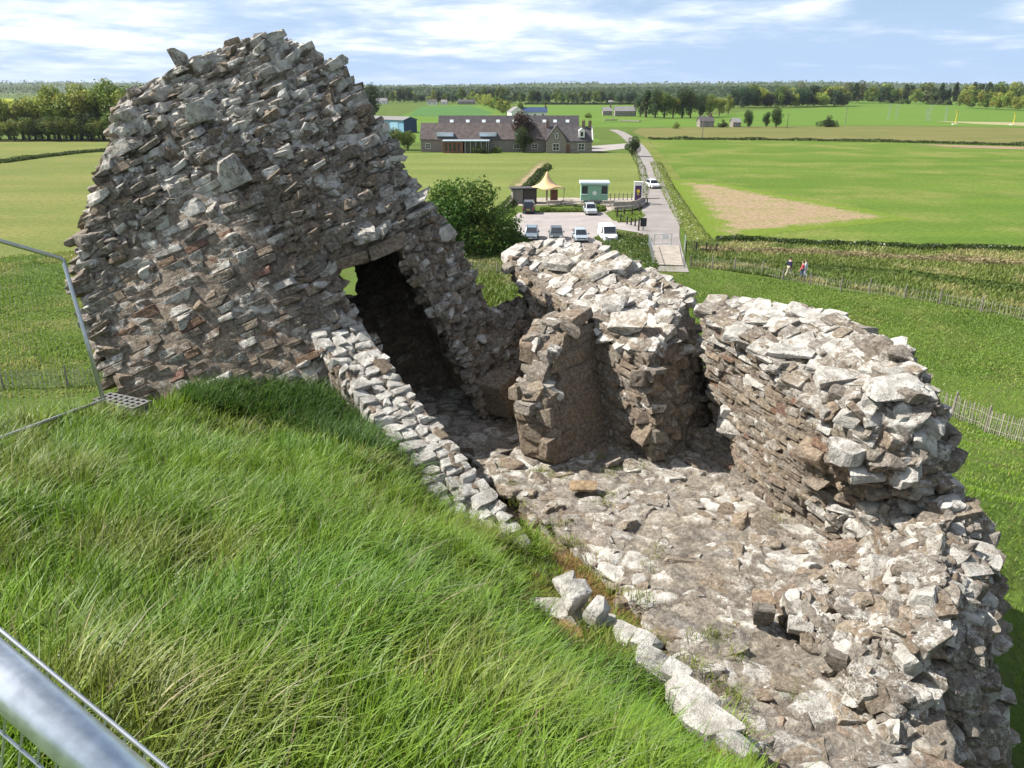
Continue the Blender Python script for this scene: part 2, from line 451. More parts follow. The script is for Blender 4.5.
BROWN = [(.28,.21,.145), (.32,.245,.17), (.235,.185,.135), (.30,.24,.175), (.26,.215,.165), (.34,.26,.18), (.35,.255,.185)]
GREY = [(.33,.305,.26), (.29,.265,.23), (.38,.35,.30), (.32,.285,.235), (.26,.235,.205)]
RUST = [(.27,.125,.065), (.24,.105,.07), (.30,.165,.085)]
TAN = [(.36,.28,.19), (.40,.33,.24), (.33,.27,.20)]
def pick(pal, j=.12):
    c = np.array(random.choice(pal))*random.uniform(1-j, 1+j); return c
def clad(ms, o, U, Nn, ur, wr, row, ln, depth, style, out=(.0, .04), jit=(.05, .05, .08), nmin=.35, skip=.04, rowwob=.03, follow=.6, lib=None, gap=.93):
    """lay courses of stones over the core as seen from direction Nn. style(p,px,py)->(palette, lichen) or None"""
    U = Vector(U).normalized(); Nn = Vector(Nn).normalized(); Nn = (Nn-U*Nn.dot(U)).normalized(); W = Nn.cross(U)*-1
    if W.z < 0: W = -W
    o = Vector(o); cnt = 0
    lib = lib or LIB_BLOCK
    wv = wr[0]; rowi = 0
    while wv < wr[1]:
        h = random.uniform(*row); u = ur[0]-random.random()*ln[1]
        while u < ur[1]:
            L = random.uniform(*ln); 
            uc = u+L/2; u += L
            if random.random() < skip: continue
            wob = rowwob*noise.noise(Vector((uc*.9, wv*.5, 3.3)))*2
            start = o+U*uc+W*(wv+h/2+wob)+Nn*12
            hit, nr, fi, dist = ms.bvh.ray_cast(start, -Nn, 30)
            if hit is None or nr.dot(Nn) < nmin: continue
            px, py, d = proj(hit)
            st = style(hit, px, py)
            if st is None: continue
            pal, li = st[0], st[1]; sc = st[2] if len(st) > 2 else 1.0
            nn = (Nn*(1-follow)+nr*follow).normalized()
            uu = (U-nn*U.dot(nn)).normalized(); ww = uu.cross(nn)
            rot = Matrix.Rotation(random.gauss(0, jit[0]), 3, nn) @ Matrix.Rotation(random.gauss(0, jit[1]), 3, uu) @ Matrix.Rotation(random.gauss(0, jit[2]), 3, ww)
            B = np.array([rot@uu, rot@nn, rot@ww])
            dp = random.uniform(*depth); pr = random.uniform(*out)
            c = np.array(hit)+np.array(nn)*(pr-dp/2)
            col = pick(pal)
            ms.stone(c, B, (L*gap*sc, dp, h*gap*sc*random.uniform(.85, 1.08)), (*col, float(np.clip(li+random.gauss(0, .08), 0, 1))), lib)
            cnt += 1
        wv += h; rowi += 1
    return cnt
def scatter(ms, n, Nn, box, size, style, out=(0, .1), tilt=.35, up=(0, 0, 1), nmin=.2, lib=None, embed=.80, along=None):
    """irregular core stones thrown over the surface seen from Nn; box = (origin, U, W extents)"""
    Nn = Vector(Nn).normalized(); o, U, ur, wr = box; U = Vector(U); U = (U-Nn*U.dot(Nn)).normalized(); W = U.cross(Nn)
    if W.z < 0: W = -W
    lib = lib or LIB_RUB; o = Vector(o); upv = Vector(up).normalized()
    for _ in range(n):
        start = o+U*random.uniform(*ur)+W*random.uniform(*wr)+Nn*12
        hit, nr, fi, dist = ms.bvh.ray_cast(start, -Nn, 30)
        if hit is None or nr.dot(Nn) < nmin: continue
        px, py, d = proj(hit); st = style(hit, px, py)
        if st is None: continue
        pal, li = st[0], st[1]; sc = st[2] if len(st) > 2 else 1.0
        # bed planes stay near the course bedding 'up'
        z = (upv+Vector((random.gauss(0, tilt), random.gauss(0, tilt), random.gauss(0, tilt)*.5))).normalized()
        x = Vector((random.gauss(0, 1), random.gauss(0, 1), random.gauss(0, 1))); x = x if along is None else Vector(along)+x*.22; x = (x-z*x.dot(z)).normalized(); y = z.cross(x)
        a, b, h = [random.uniform(*r_)*sc for r_ in size]
        ext = .5*math.sqrt((a*x.dot(nr))**2+(b*y.dot(nr))**2+(h*z.dot(nr))**2)
        c = np.array(hit)+np.array(nr)*(random.uniform(*out)-ext*embed)
        ms.stone(c, np.array([x, y, z]), (a, b, h), (*pick(pal), float(np.clip(li+random.gauss(0, .15), 0, 1))), lib)

# ================================================================== 1. tall leaning block with the passage
FACE = [(70,300),(110,255),(172,195),(200,168),(226,150),(240,190),(258,222),(285,268),(330,300),(372,345),(400,440),(120,440)]
blk = Masonry('ruined_tower_block')
PASS = np.array((-1.22, 3.6, 0.0))
A_poly = [(140,425,10.15),(118,392,10.2),(102,350,10.3),(92,315,10.4),(80,282,10.45),(84,240,10.5),(98,205,10.55),(112,150,10.65),(119,112,10.8),(150,90,11.0),(190,66,11.2),(228,48,11.4),(266,38,11.5),(300,46,11.6),(338,66,11.7),(362,92,11.75),(385,130,11.8),(402,165,11.85),(418,195,11.9),(412,232,11.6),(396,246,11.35),(338,273,11.0),(350,304,11.0),(374,350,11.0),(400,440,10.7),(330,470,10.1)]
A_in = [(175,215,10.55),(215,150,10.75),(240,250,10.45),(262,150,10.85),(300,200,10.85),(330,215,10.95),(200,330,10.3),(300,330,10.5),(270,100,11.2),(180,120,10.85),(360,180,11.35),(290,255,10.75),(255,190,10.75)]
b1 = pix_mass(A_poly, A_in, [], (-1.5, 3.6, -.05))
B_poly = [(390,238,11.35),(404,200,11.75),(418,196,11.9),(432,212,12.0),(445,222,12.05),(460,248,12.15),(472,272,12.25),(484,300,12.4),(492,320,12.55),(512,330,12.8),(524,362,12.85),(520,402,12.7),(500,424,12.45),(486,424,12.2),(474,398,12.0),(452,345,11.75),(424,292,11.5),(402,255,11.35)]
B_in = [(430,262,11.75),(455,300,11.95),(478,350,12.15),(500,380,12.35)]
b2 = pix_mass(B_poly, B_in, [], tuple(PASS))
b3 = pix_mass([(280,205,14.5),(331,205,14.5),(331,301,14.4),(355,301,14.4),(355,205,14.5),(415,222,14.5),(448,290,14.4),(474,350,14.3),(488,450,14.0),(280,450,14.0)], [], [], (0, .6, 0))
core(blk, [b1, b2, b3], .05, .04, (.40,.325,.245), .52, 1.0, (frame((math.cos(R(25)), .05, math.sin(R(25))), (.05, -.96, .28)), (3.0, 4, 7.0), .05, lambda p: .18 if inpoly(*[[c] for c in proj(p)[:2]], FACE)[0] else 1.0))
def d_of(p): return proj(p)[2]
def sty_face(p, px, py):
    # squared, lichened courses of the inner face: left and below the broken core
    if not inpoly([px], [py], FACE)[0]: return None
    if 326 < px < 380 and 250 < py < 314: return None
    if random.random() < .13 and py > 225: return RUST, .14
    up_ = np.clip((300-py)/120, 0, 1)*np.clip((290-px)/90, 0, 1)  # extra pale lichen towards upper left also stands in for sunlight there
    return (BROWN+TAN[2:] if random.random() < .86-.6*up_ else GREY), .56+.28*up_
def sty_rub(p, px, py):
    if inpoly([px], [py], [(110,262),(172,200),(205,168),(228,150),(242,190),(262,225),(300,300),(330,470),(100,470)])[0]: return None
    if d_of(p) > 13.2: return None
    if 326 < px < 380 and 250 < py < 314: return None
    if px > 345 and py > 235 and (px-398) < (py-250)*.50: return None
    if px > 395 and py > 200: return (GREY if random.random() < .5 else BROWN), .40, .8
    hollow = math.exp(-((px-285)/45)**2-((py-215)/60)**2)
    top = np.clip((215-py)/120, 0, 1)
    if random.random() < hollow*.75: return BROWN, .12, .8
    return (GREY if random.random() < .72 else BROWN), .48+.30*top-.25*hollow, 1.0
fo = P(200, 300, 10.4)
tl = R(25)
clad(blk, fo, (math.cos(tl), .05, math.sin(tl)), (.05, -.96, .28), (-3, 4.2), (-3.0, 4.2), (.085, .165), (.18, .62), (.2, .34), sty_face, (.010, .028), (.012, .010, .016), .3, .01, .04, .10, LIB_COURSE, 1.0)
sc_box = (fo, (1, 0, .2), (-2.4, 4.2), (-2.4, 4.2))
bed = (-.40, -.10, .9)
scatter(blk, 2600, (0, -.93, .36), sc_box, ((.18, .44), (.16, .34), (.07, .17)), sty_rub, (.0, .055), .13, bed, .1, LIB_COURSE+LIB_RUB[:40])
scatter(blk, 1600, (0, -.93, .36), sc_box, ((.09, .2), (.08, .18), (.05, .10)), sty_rub, (.0, .05), .35, bed, .1, LIB_COURSE+LIB_RUB[:40])
scatter(blk, 60, (0, -.93, .36), sc_box, ((.38, .55), (.25, .4), (.14, .24)), sty_rub, (.02, .12), .25, bed, .1)
def sty_side(p, px, py): return (GREY if random.random() < .5 else BROWN), .45
scatter(blk, 420, (-1, -.15, .1), (P(100, 250, 11), (0, 1, 0), (-1.2, 3.2), (-2.5, 3)), ((.22, .5), (.2, .36), (.09, .18)), sty_side, (.02, .20), .16, bed, .62)
scatter(blk, 900, (0, .1, 1), (P(250, 70, 12), (1, 0, 0), (-3.4, 3.6), (-2, 3)), ((.18, .42), (.16, .34), (.08, .18)), lambda p, px, py: ((GREY if random.random() < .75 else BROWN), .68), (.0, .08), .18, bed, .60)
scatter(blk, 600, (1, -.1, .25), (P(430, 250, 12), (0, 1, 0), (-1.5, 4), (-2.5, 3)), ((.16, .36), (.14, .3), (.07, .16)), sty_side, (.0, .1), .2, bed, .6)
# a few proud stones on the skyline
for (px, py, d, a, b, h) in ((180,58,11.2,.22,.2,.34),(275,36,11.5,.34,.3,.14),(125,118,10.8,.5,.4,.2),(118,150,10.7,.45,.4,.2),(100,196,10.6,.4,.4,.16),(335,64,11.7,.45,.35,.16),(418,198,11.7,.5,.35,.12),(420,212,11.75,.5,.3,.12),(446,232,12.0,.3,.3,.22),(232,172,10.55,.4,.3,.42),(200,112,10.7,.46,.3,.3)):
    z = Vector(bed).normalized(); x = Vector((1, .2, .3)); x = (x-z*x.dot(z)).normalized(); y = z.cross(x)
    blk.stone(P(px, py, d), np.array([x, y, z]), (a, b, h), (*pick(GREY), .7), LIB_RUB)
# reveal of the passage: long worn courses on its right-hand wall
clad(blk, P(440, 330, 11.8), tuple(Vector(PASS).normalized()), (-.82, -.57, .1), (-.8, 3.2), (-2, 2.2), (.12, .2), (.25, .55), (.2, .3), lambda p, px, py: (BROWN, .08), (-.03, .03), (.04, .04, .05), .45, .02)  # dark, lichen-poor brown puts some of the passage's shade into the stone colour
# flat sloping lintel stones over the opening
for (pa, pb, hh_, dd_) in ((P(334, 268, 10.98), P(368, 256, 11.12), .20, .5), (P(369, 255, 11.14), P(406, 238, 11.42), .22, .5)):
    x = Vector(pb-pa); L_ = x.length; x.normalize(); y = Vector((.1, -1, .1)); y = (y-x*y.dot(x)).normalized(); z = x.cross(y); z = z if z.z > 0 else -z
    blk.stone((pa+pb)/2-np.array(y)*.18, np.array([x, y, z]), (L_*1.06, dd_, hh_), (.30, .235, .175, .30), LIB_COURSE)
# squared block at the foot of the right-hand jamb
z = Vector((-.18, -.1, .97)).normalized(); x = Vector((.80, -.6, .0)); x = (x-z*x.dot(z)).normalized(); y = z.cross(x)
blk.stone(P(502, 392, 12.15), np.array([x, y, z]), (.62, .62, .62), (.25, .185, .12, .08), LIB_BLOCK, 3)
blk.build('tall leaning block of ruined tower with a dark passage opening, left', 'castle ruin')

# ================================================================== 2. sloping wall top beside the passage
ram = Masonry('sloping_wall')
t1, t2 = np.array(P(353,318,11.0)), np.array(P(514,522,9.1))
s_ = np.array((-.755, -.655, 0))*.72
dwn = np.array((0, 0, -1.7)); lean = np.array((-.05, -.05, 0))
h1 = hexa([t1+dwn, t1+s_+dwn, t2+s_+dwn*.45, t2+dwn*.45], [t1, t1+s_, t2+s_, t2])
core(ram, [h1], .04, .02, (.33,.30,.26), .55, 1.0, (frame(tuple(np.array(s_)), (0, 0, 1)), (3.2, 3.0, 6.0), .03))
ax = Vector(t2-t1).normalized(); crossd = Vector(s_).normalized(); nup = crossd.cross(ax); nup = nup if nup.z > 0 else -nup
L_ = (Vector(t2)-Vector(t1)).length
v_ = -.05; k = 0
while v_ < L_+.25:
    h = random.uniform(.11, .20); parts = random.choice((2, 3, 3, 4)); cuts = [0]+[(q_+1+random.uniform(-.25, .25))/parts for q_ in range(parts-1)]+[1]
    for a, b in zip(cuts[:-1], cuts[1:]):
        wid = .78; cc_ = t1+np.array(ax)*(v_+h/2+random.uniform(-.02, .02))+np.array(crossd)*((a+b)/2*wid-.03)+np.array(nup)*random.uniform(-.07, -.03)
        st_ = random.gauss(.09, .05)   # stones lie at a slant, like low steps
        B = np.array([crossd, Matrix.Rotation(st_, 3, crossd)@ax, Matrix.Rotation(st_, 3, crossd)@nup])
        ram.stone(cc_, B, ((b-a)*wid*.97, h*1.02, .2), (*pick(GREY+TAN[1:]), .78), LIB_RUB if random.random() < .3 else LIB_BLOCK)
    v_ += h
clad(ram, (t1+t2)/2, tuple(ax), tuple(-crossd), (-2.4, 2.4), (-1.8, .8), (.12, .2), (.2, .5), (.15, .25), lambda p, px, py: (BROWN, .2), (-.02, .03))
clad(ram, (t1+t2)/2, tuple(ax), tuple(crossd), (-2.4, 2.4), (-1.8, .8), (.12, .2), (.2, .5), (.15, .25), lambda p, px, py: (BROWN, .3), (-.02, .03))
ram.build('pale lichened sloping wall top running down beside the dark passage', 'wall')

# ================================================================== 3. low broken wall between block and long wall
low = Masonry('low_broken_wall')
core(low, [pix_mass([(486,312,12.7),(500,322,12.9),(514,306,13.3),(530,300,13.5),(556,330,13.3),(560,400,13.0),(520,404,12.75),(496,390,12.6)], [(525,345,12.95)], [], (.3, 1.0, 0))], .05, .05, (.23,.19,.155), .35, 1.0, (frame((1, 0, -.1), (0, -1, 0)), (3.2, 4, 6.5), .05))
scatter(low, 420, (-.1, -.93, .3), (P(520, 350, 12.9), (1, 0, 0), (-.8, .9), (-1.3, 1)), ((.16, .38), (.14, .3), (.08, .2)), lambda p, px, py: ((GREY if random.random() < .4 else BROWN), .32), (.0, .12), .4, (-.2, 0, 1), .1)
scatter(low, 200, (0, 0, 1), (P(520, 320, 13.3), (1, 0, 0), (-.9, 1.2), (-1, 1.4)), ((.16, .4), (.14, .3), (.08, .2)), lambda p, px, py: (GREY, .45), (.0, .1), .3, (-.2, 0, 1), .1)
low.build('low dark rubble wall in the gap between leaning block and pier', 'wall')

# ================================================================== 4. stepped pier standing against the long wall
pier = Masonry('stepped_pier')
core(pier, [pix_mass([(556,466,10.7),(546,400,10.5),(551,392,10.62),(566,384,10.8),(560,372,10.75),(553,352,10.7),(566,334,10.85),(577,326,11.0),(582,324,11.1),(594,334,11.45),(612,370,11.78),(618,404,11.88),(626,442,12.0),(618,446,11.75)], [(588,400,11.15)], [], (-.50, .32, .03))], .04, .012, (.30,.225,.155), .14)
ud = Vector(P(618,440,11.75)-P(556,466,10.7)); ud.z = 0; ud.normalize()
clad(pier, P(590,400,11.3), tuple(ud), (.87, -.5, .05), (-1.6, 1.8), (-1.4, 1.8), (.24, .42), (.45, .85), (.12, .2), lambda p, px, py: (TAN[2:]+TAN[:1]+BROWN[1:2], .16), (.006, .022), (.01, .012, .015), .45, .01, .01, .08, LIB_COURSE, .995)
clad(pier, P(545,420,10.7), (.87, -.5, 0), (-.5, -.87, .1), (-1, 1), (-1.4, 1.8), (.18, .34), (.2, .42), (.1, .2), lambda p, px, py: (TAN, .3), (.01, .04), (.03, .03, .03), .4, .01, .01, .6, None, .985)
scatter(pier, 200, (-.6, -.35, .7), (P(550, 360, 10.8), (1, 0, 0), (-1, 1.2), (-1.2, 1.4)), ((.14, .34), (.14, .28), (.1, .22)), lambda p, px, py: (TAN[1:]+GREY, .5) if py < 408 else None, (.0, .1), .3, (0, 0, 1), .2)
for (px, py, d, a, b, h) in ((533,403,10.75,.5,.34,.17),(541,372,10.85,.34,.34,.3),(540,340,11.0,.4,.36,.26),(556,326,11.1,.4,.3,.22),(572,318,11.2,.42,.34,.2),(580,314,11.3,.36,.30,.16),(548,357,10.8,.3,.3,.2)):
    x = ud; z = Vector((-.1, -.1, 1)).normalized(); x = (x-z*x.dot(z)).normalized(); y = z.cross(x)
    pier.stone(P(px, py, d), np.array([x, y, z]), (a, b, h), (*pick(TAN+GREY), .5), LIB_RUB)
pier.build('stepped stone pier with sunlit left edge and shaded brown face, centre', 'pier')

# ================================================================== 5. long wall, far stretch
wa = Masonry('long_wall')
WA = [(505,250,13.6),(530,243,14.0),(560,243,13.9),(600,249,13.4),(625,260,13.0),(655,276,12.5),(686,292,12.0),(692,318,11.95),(702,345,11.9),(712,428,11.7),(660,462,10.8),(610,448,11.5),(580,440,12.1),(545,345,12.6),(530,312,12.85)]
WAi = [(509,258,13.3),(545,294,12.45),(590,317,11.42),(624,342,10.75),(648,358,10.32),(654,405,10.5),(655,276,12.45)]
core(wa, [pix_mass(WA, WAi[:6], [(15,16),(16,17),(17,18),(18,19),(19,6),(19,20),(20,10)], (.22,1.15,-.5))], .045, .03, (.33,.28,.22), .48, 1.0, (frame((1.17, -2.15, -.1), (-.88, -.48, 0)), (2.8, 4, 8.0), .035))
wdir = Vector((1.17, -2.15, 0)).normalized(); wn = Vector((-.88, -.48, 0))
IN_A = [(505,252),(545,294),(590,317),(624,344),(648,360),(660,464),(560,475),(500,330)]
def sty_wa(p, px, py):
    if not inpoly([px], [py], IN_A)[0]: return None
    return (BROWN+TAN+TAN+GREY), .40
clad(wa, P(600,370,11.6), (wdir.x, wdir.y, -.06), (-.88,-.48,.1), (-3, 3), (-1.8, 2), (.07, .13), (.16, .42), (.15, .25), sty_wa, (.012, .04), (.02, .02, .03), .25, .02, .03, .15, LIB_COURSE, 1.0)
def sty_wtop(p, px, py):
    return (GREY+TAN[1:]), .70
scatter(wa, 900, (-.3, -.35, .9), (P(600, 290, 12.3), (1, -1.6, 0), (-3, 3), (-1.6, 1.6)), ((.22, .55), (.14, .34), (.06, .13)), lambda p, px, py: ((GREY+TAN[1:]), .70) if (py < 330+ (px-600)*.8 and py < 352) else None, (.0, .05), .09, (-.25, -.3, .9), .45, LIB_COURSE+LIB_RUB[:30], .95, (.75, .65, .0))
def sty_wend(p, px, py): return ((BROWN if random.random() < .75 else GREY), .22) if px > 642 and not (px > 684 and py < 325) else None
clad(wa, P(675, 370, 11.4), (.8, .5, -.12), (.55, -.8, .15), (-1.2, 1.2), (-1.4, 1.4), (.16, .34), (.3, .6), (.2, .3), sty_wend, (-.01, .03), (.03, .04, .04), .25)
scatter(wa, 60, (.55, -.8, .15), (P(675, 370, 11.4), (.8, .5, 0), (-1.2, 1.2), (-1.2, 1.4)), ((.18, .42), (.16, .32), (.08, .2)), sty_wend, (.0, .12), .35, (0, 0, 1), .2)
for (px, py, d, a, b, h, rz) in ((628,322,11.0,.62,.40,.20,.5),(610,304,11.6,.55,.40,.14,.4),(650,346,10.7,.45,.36,.2,.6),(640,300,11.9,.6,.42,.16,.5),(664,310,11.75,.5,.40,.18,.4),(680,300,12.0,.5,.4,.2,.3),(590,272,12.6,.6,.4,.12,.6),(560,262,13.0,.6,.36,.12,.5),(692,346,11.75,.5,.45,.12,-.2),(622,268,12.7,.5,.45,.3,.2)):
    z = Vector((-.22, -.35, .9)).normalized(); x = Vector((math.cos(-rz), math.sin(-rz), 0)); x = (x-z*x.dot(z)).normalized(); y = z.cross(x)
    wa.stone(P(px, py, d), np.array([x, y, z]), (a, b, h), (*pick(GREY+TAN[1:2]), .66), LIB_RUB)
wa.build('far half of long wall with slabby pale top, ending in a dark broken face', 'wall')

# ================================================================== 6. long wall, near stretch with broken end
wb = Masonry('overhanging_wall')
WB = [(704,303,10.95),(730,299,10.9),(760,303,10.65),(800,306,10.3),(850,319,9.7),(892,342,9.0),(925,366,8.5),(938,402,8.3),(948,440,8.3),(956,490,8.3),(965,540,8.3),(900,548,8.4),(850,552,8.7),(792,522,9.45),(740,486,10.3),(700,468,10.9),(664,448,11.4),(690,428,11.25),(716,424,11.2),(708,370,10.95)]
WBi = [(706,314,10.72),(760,347,9.75),(800,394,9.05),(832,436,8.55),(872,418,8.2),(918,392,8.15),(850,458,8.25),(900,468,8.05),(838,478,8.68),(885,496,8.5),(870,525,8.5),(822,455,8.75),(720,430,10.95),(835,500,8.95)]
o_ = len(WB)
core(wb, [pix_mass(WB, WBi, [(0,o_),(o_,o_+1),(o_+1,o_+2),(o_+2,o_+3),(o_+3,o_+4),(o_+4,o_+5),(o_+5,6),(o_+3,o_+6),(o_+6,o_+7)], (.42,1.0,-.8))], .045, .04, (.35,.305,.245), .52, 1.0, (frame((1.17, -2.15, -.15), (-.88, -.48, 0)), (2.8, 4, 8.0), .045))
IN_B = [(701,305),(760,347),(800,394),(832,440),(838,500),(850,552),(792,524),(740,490),(660,450),(690,428),(712,424)]
def sty_wb(p, px, py):
    if not inpoly([px], [py], IN_B)[0]: return None
    if random.random() < .05: return RUST, .1
    return (BROWN+TAN+TAN+GREY), (.56 if py < 400 else .40)
clad(wb, P(760,430,9.9), (wdir.x, wdir.y, -.10), (-.88,-.48,.1), (-3, 3), (-1.8, 2), (.06, .105), (.14, .40), (.15, .25), sty_wb, (.012, .04), (.02, .02, .03), .2, .02, .03, .2, LIB_COURSE, 1.0)
def sty_btop(p, px, py):
    if inpoly([px], [py], IN_B)[0]: return None
    return (GREY+TAN[1:]), .72
scatter(wb, 900, (-.2, -.3, .95), (P(820, 350, 9.5), (1, -1.4, 0), (-3, 3), (-1.6, 1.8)), ((.2, .5), (.16, .34), (.07, .15)), sty_btop, (-.02, .05), .10, (-.15, -.25, .95), .4, LIB_COURSE+LIB_RUB[:30], 1.0, (.75, .65, .0))
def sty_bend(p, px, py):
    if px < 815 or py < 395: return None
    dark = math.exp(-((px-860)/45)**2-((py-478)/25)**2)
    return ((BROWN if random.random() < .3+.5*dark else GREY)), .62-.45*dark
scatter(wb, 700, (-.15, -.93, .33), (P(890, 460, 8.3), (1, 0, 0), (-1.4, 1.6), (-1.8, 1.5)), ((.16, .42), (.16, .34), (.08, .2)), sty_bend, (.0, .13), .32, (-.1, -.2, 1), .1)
scatter(wb, 500, (1, -.2, .15), (P(945, 440, 8.6), (0, 1, 0), (-1.6, 2.5), (-2.4, 1.6)), ((.18, .40), (.14, .32), (.08, .18)), lambda p, px, py: (GREY, .58), (.0, .08), .22, (-.1, -.2, 1), .55)
for (px, py, d, a, b, h, rz) in ((790,352,9.6,.62,.3,.16,.4),(838,380,8.9,.5,.4,.2,.2),(895,388,8.25,.62,.42,.10,-.2),(865,470,8.2,.36,.3,.12,.1),(905,470,8.1,.36,.4,.2,.3),(922,446,8.2,.3,.3,.4,.2),(846,452,8.2,.4,.3,.2,.2),(728,412,10.8,.26,.24,.26,.2),(735,428,10.7,.5,.4,.2,.4)):
    z = Vector((-.15, -.25, .95)).normalized(); x = Vector((math.cos(-rz), math.sin(-rz), 0)); x = (x-z*x.dot(z)).normalized(); y = z.cross(x)
    wb.stone(P(px, py, d), np.array([x, y, z]), (a, b, h), (*pick(GREY), .75), LIB_RUB)
wb.build('near half of long wall with thin layered courses and an overhanging broken end', 'wall')

# ================================================================== 7. rubble heap below the broken end
rb = Masonry('rubble_heap')
RB = [(846,548,8.6),(900,530,8.2),(960,487,8.2),(984,530,8.1),(990,580,7.7),(998,640,7.3),(1001,690,7.2),(1006,768,7.0),(1012,840,6.6),(880,850,5.6),(876,768,5.98),(868,705,6.45),(836,668,6.85),(800,640,7.15),(790,590,7.75),(806,560,8.3)]
RBi = [(930,555,7.45),(950,600,6.85),(955,640,6.75),(900,600,7.05),(905,640,6.7),(865,640,6.95),(915,690,6.6),(960,700,6.75),(930,768,6.5),(970,768,6.7),(840,610,7.45),(975,560,7.55)]
core(rb, [pix_mass(RB, RBi, [], (.05,.25,-1.7))], .045, .06, (.37,.33,.28), .55, 1.0, (frame((1, -.3, 0), (0, -1, 0)), (3.4, 4, 6), .06))
scatter(rb, 1100, (-.1, -.45, .9), (P(900, 640, 7.2), (1, 0, 0), (-1.4, 1.6), (-2.2, 2.4)), ((.16, .44), (.14, .32), (.08, .19)), lambda p, px, py: ((GREY+TAN[1:2] if random.random() < .7 else BROWN), .56), (.0, .08), .26, (-.1, -.2, 1), .1)
scatter(rb, 900, (-.1, -.45, .9), (P(900, 640, 7.2), (1, 0, 0), (-1.4, 1.6), (-2.2, 2.4)), ((.07, .17), (.07, .15), (.05, .12)), lambda p, px, py: (GREY+TAN, .5), (.0, .05), .6, (-.1, -.2, 1), .1)
scatter(rb, 420, (1, -.1, .2), (P(985, 640, 7.2), (0, 1, 0), (-2, 2), (-2.5, 1.5)), ((.18, .40), (.16, .32), (.1, .22)), lambda p, px, py: (GREY, .60), (.0, .08), .28, (-.1, -.2, 1), .5)
for (px, py, d, a, b, h) in ((925,640,6.72,.36,.34,.26),(905,695,6.55,.32,.3,.24),(960,690,6.7,.34,.32,.24),(940,755,6.45,.38,.34,.24),(860,610,7.25,.45,.36,.14),(985,735,6.95,.36,.36,.4),(980,560,7.7,.4,.36,.3),(845,715,6.6,.3,.3,.26),(860,690,6.6,.28,.3,.22)):
    a_ = random.uniform(0, 3); z = Vector((random.gauss(0, .25), random.gauss(-.2, .2), 1)).normalized(); x = Vector((math.cos(a_), math.sin(a_), 0)); x = (x-z*x.dot(z)).normalized(); y = z.cross(x)
    rb.stone(P(px, py, d), np.array([x, y, z]), (a, b, h), (*pick(GREY+TAN[:1]), .6), LIB_RUB)
rb.build('tumbled heap of lichened rubble below the overhanging wall end, lower right', 'rubble heap')

# ================================================================== 8. rubble floor in the hollow
fl = Masonry('rubble_floor')
FLOOR = [(400,395),(470,385),(525,392),(580,400),(640,424),(690,432),(725,436),(770,482),(840,530),(900,560),(930,640),(960,768),(980,850),(780,850),(752,790),(738,748),(716,716),(690,700),(672,664),(662,640),(640,612),(612,580),(585,556),(556,530),(528,506),(474,462)]
def fz(px, py):
    h = 4.93-.0
    if px > 600: h -= .16*np.clip((py-420-(px-640)*.45)/-60, 0, 1)
    return h
def FD(px, py): 
    c = SP-(384-py)/F*CP; return fz(px, py)/c
core(fl, [pix_mass([(x, y, FD(x, y)) for x, y in FLOOR], [(x, y, FD(x, y)) for x, y in ((560,480),(640,520),(740,560),(700,640),(800,640),(820,740),(640,580),(760,690),(860,600),(600,450),(500,440))], [], (.1,.15,-.7))], .036, .035, (.47,.43,.365), .62, 1.0, (frame((.8, -.6, 0), (-.6, -.8, 0)), (2.5, 3.2, 3.0), .028))
def sty_fl(p, px, py):
    if px < 545 and py < 470: return BROWN+GREY, .12
    if py > 690 and px > 740: return TAN[2:]+GREY[:2]+BROWN[3:], .22
    return (TAN+TAN+GREY[:3] if random.random() < .9 else BROWN), .52
fb = (P(690, 580, 8.3), (1, -.6, 0), (-4, 3.5), (-4, 4))
def sty_big(p, px, py):
    r_ = sty_fl(p, px, py); return r_
clad(fl, P(690, 580, 8.3), (.8, -.6, 0), (.0, -.02, 1), (-4, 4), (-4, 4), (.20, .40), (.22, .62), (.14, .22), sty_big, (-.012, .018), (.5, .035, .035), .3, .22, .12, .8, LIB_RUB, 1.02)
scatter(fl, 320, (0, 0, 1), fb, ((.12, .30), (.10, .24), (.06, .12)), sty_fl, (-.01, .02), .10, (0, 0, 1), .3)
scatter(fl, 320, (0, 0, 1), fb, ((.05, .13), (.05, .11), (.04, .08)), sty_fl, (-.01, .02), .4, (0, 0, 1), .3)
# a small upright masonry stub with a brick on top and one flat tan slab
for (px, py, h_, a, b, hh, c) in ((763,611,4.73,.22,.2,.26,(.25,.235,.21,.3)),(763,599,4.63,.24,.18,.08,(.42,.30,.19,.05)),(583,486,4.84,.36,.2,.06,(.46,.31,.15,.02))):
    x = Vector((1, -.15, 0)).normalized(); z = Vector((-.05, -.2, 1)).normalized(); x = (x-z*x.dot(z)).normalized(); y = z.cross(x)
    fl.stone(drop(px, py, h_), np.array([x, y, z]), (a, b, hh), c, LIB_BLOCK)
fl.build('uneven rubble and mortar floor in the hollow inside the walls', 'ruin floor')

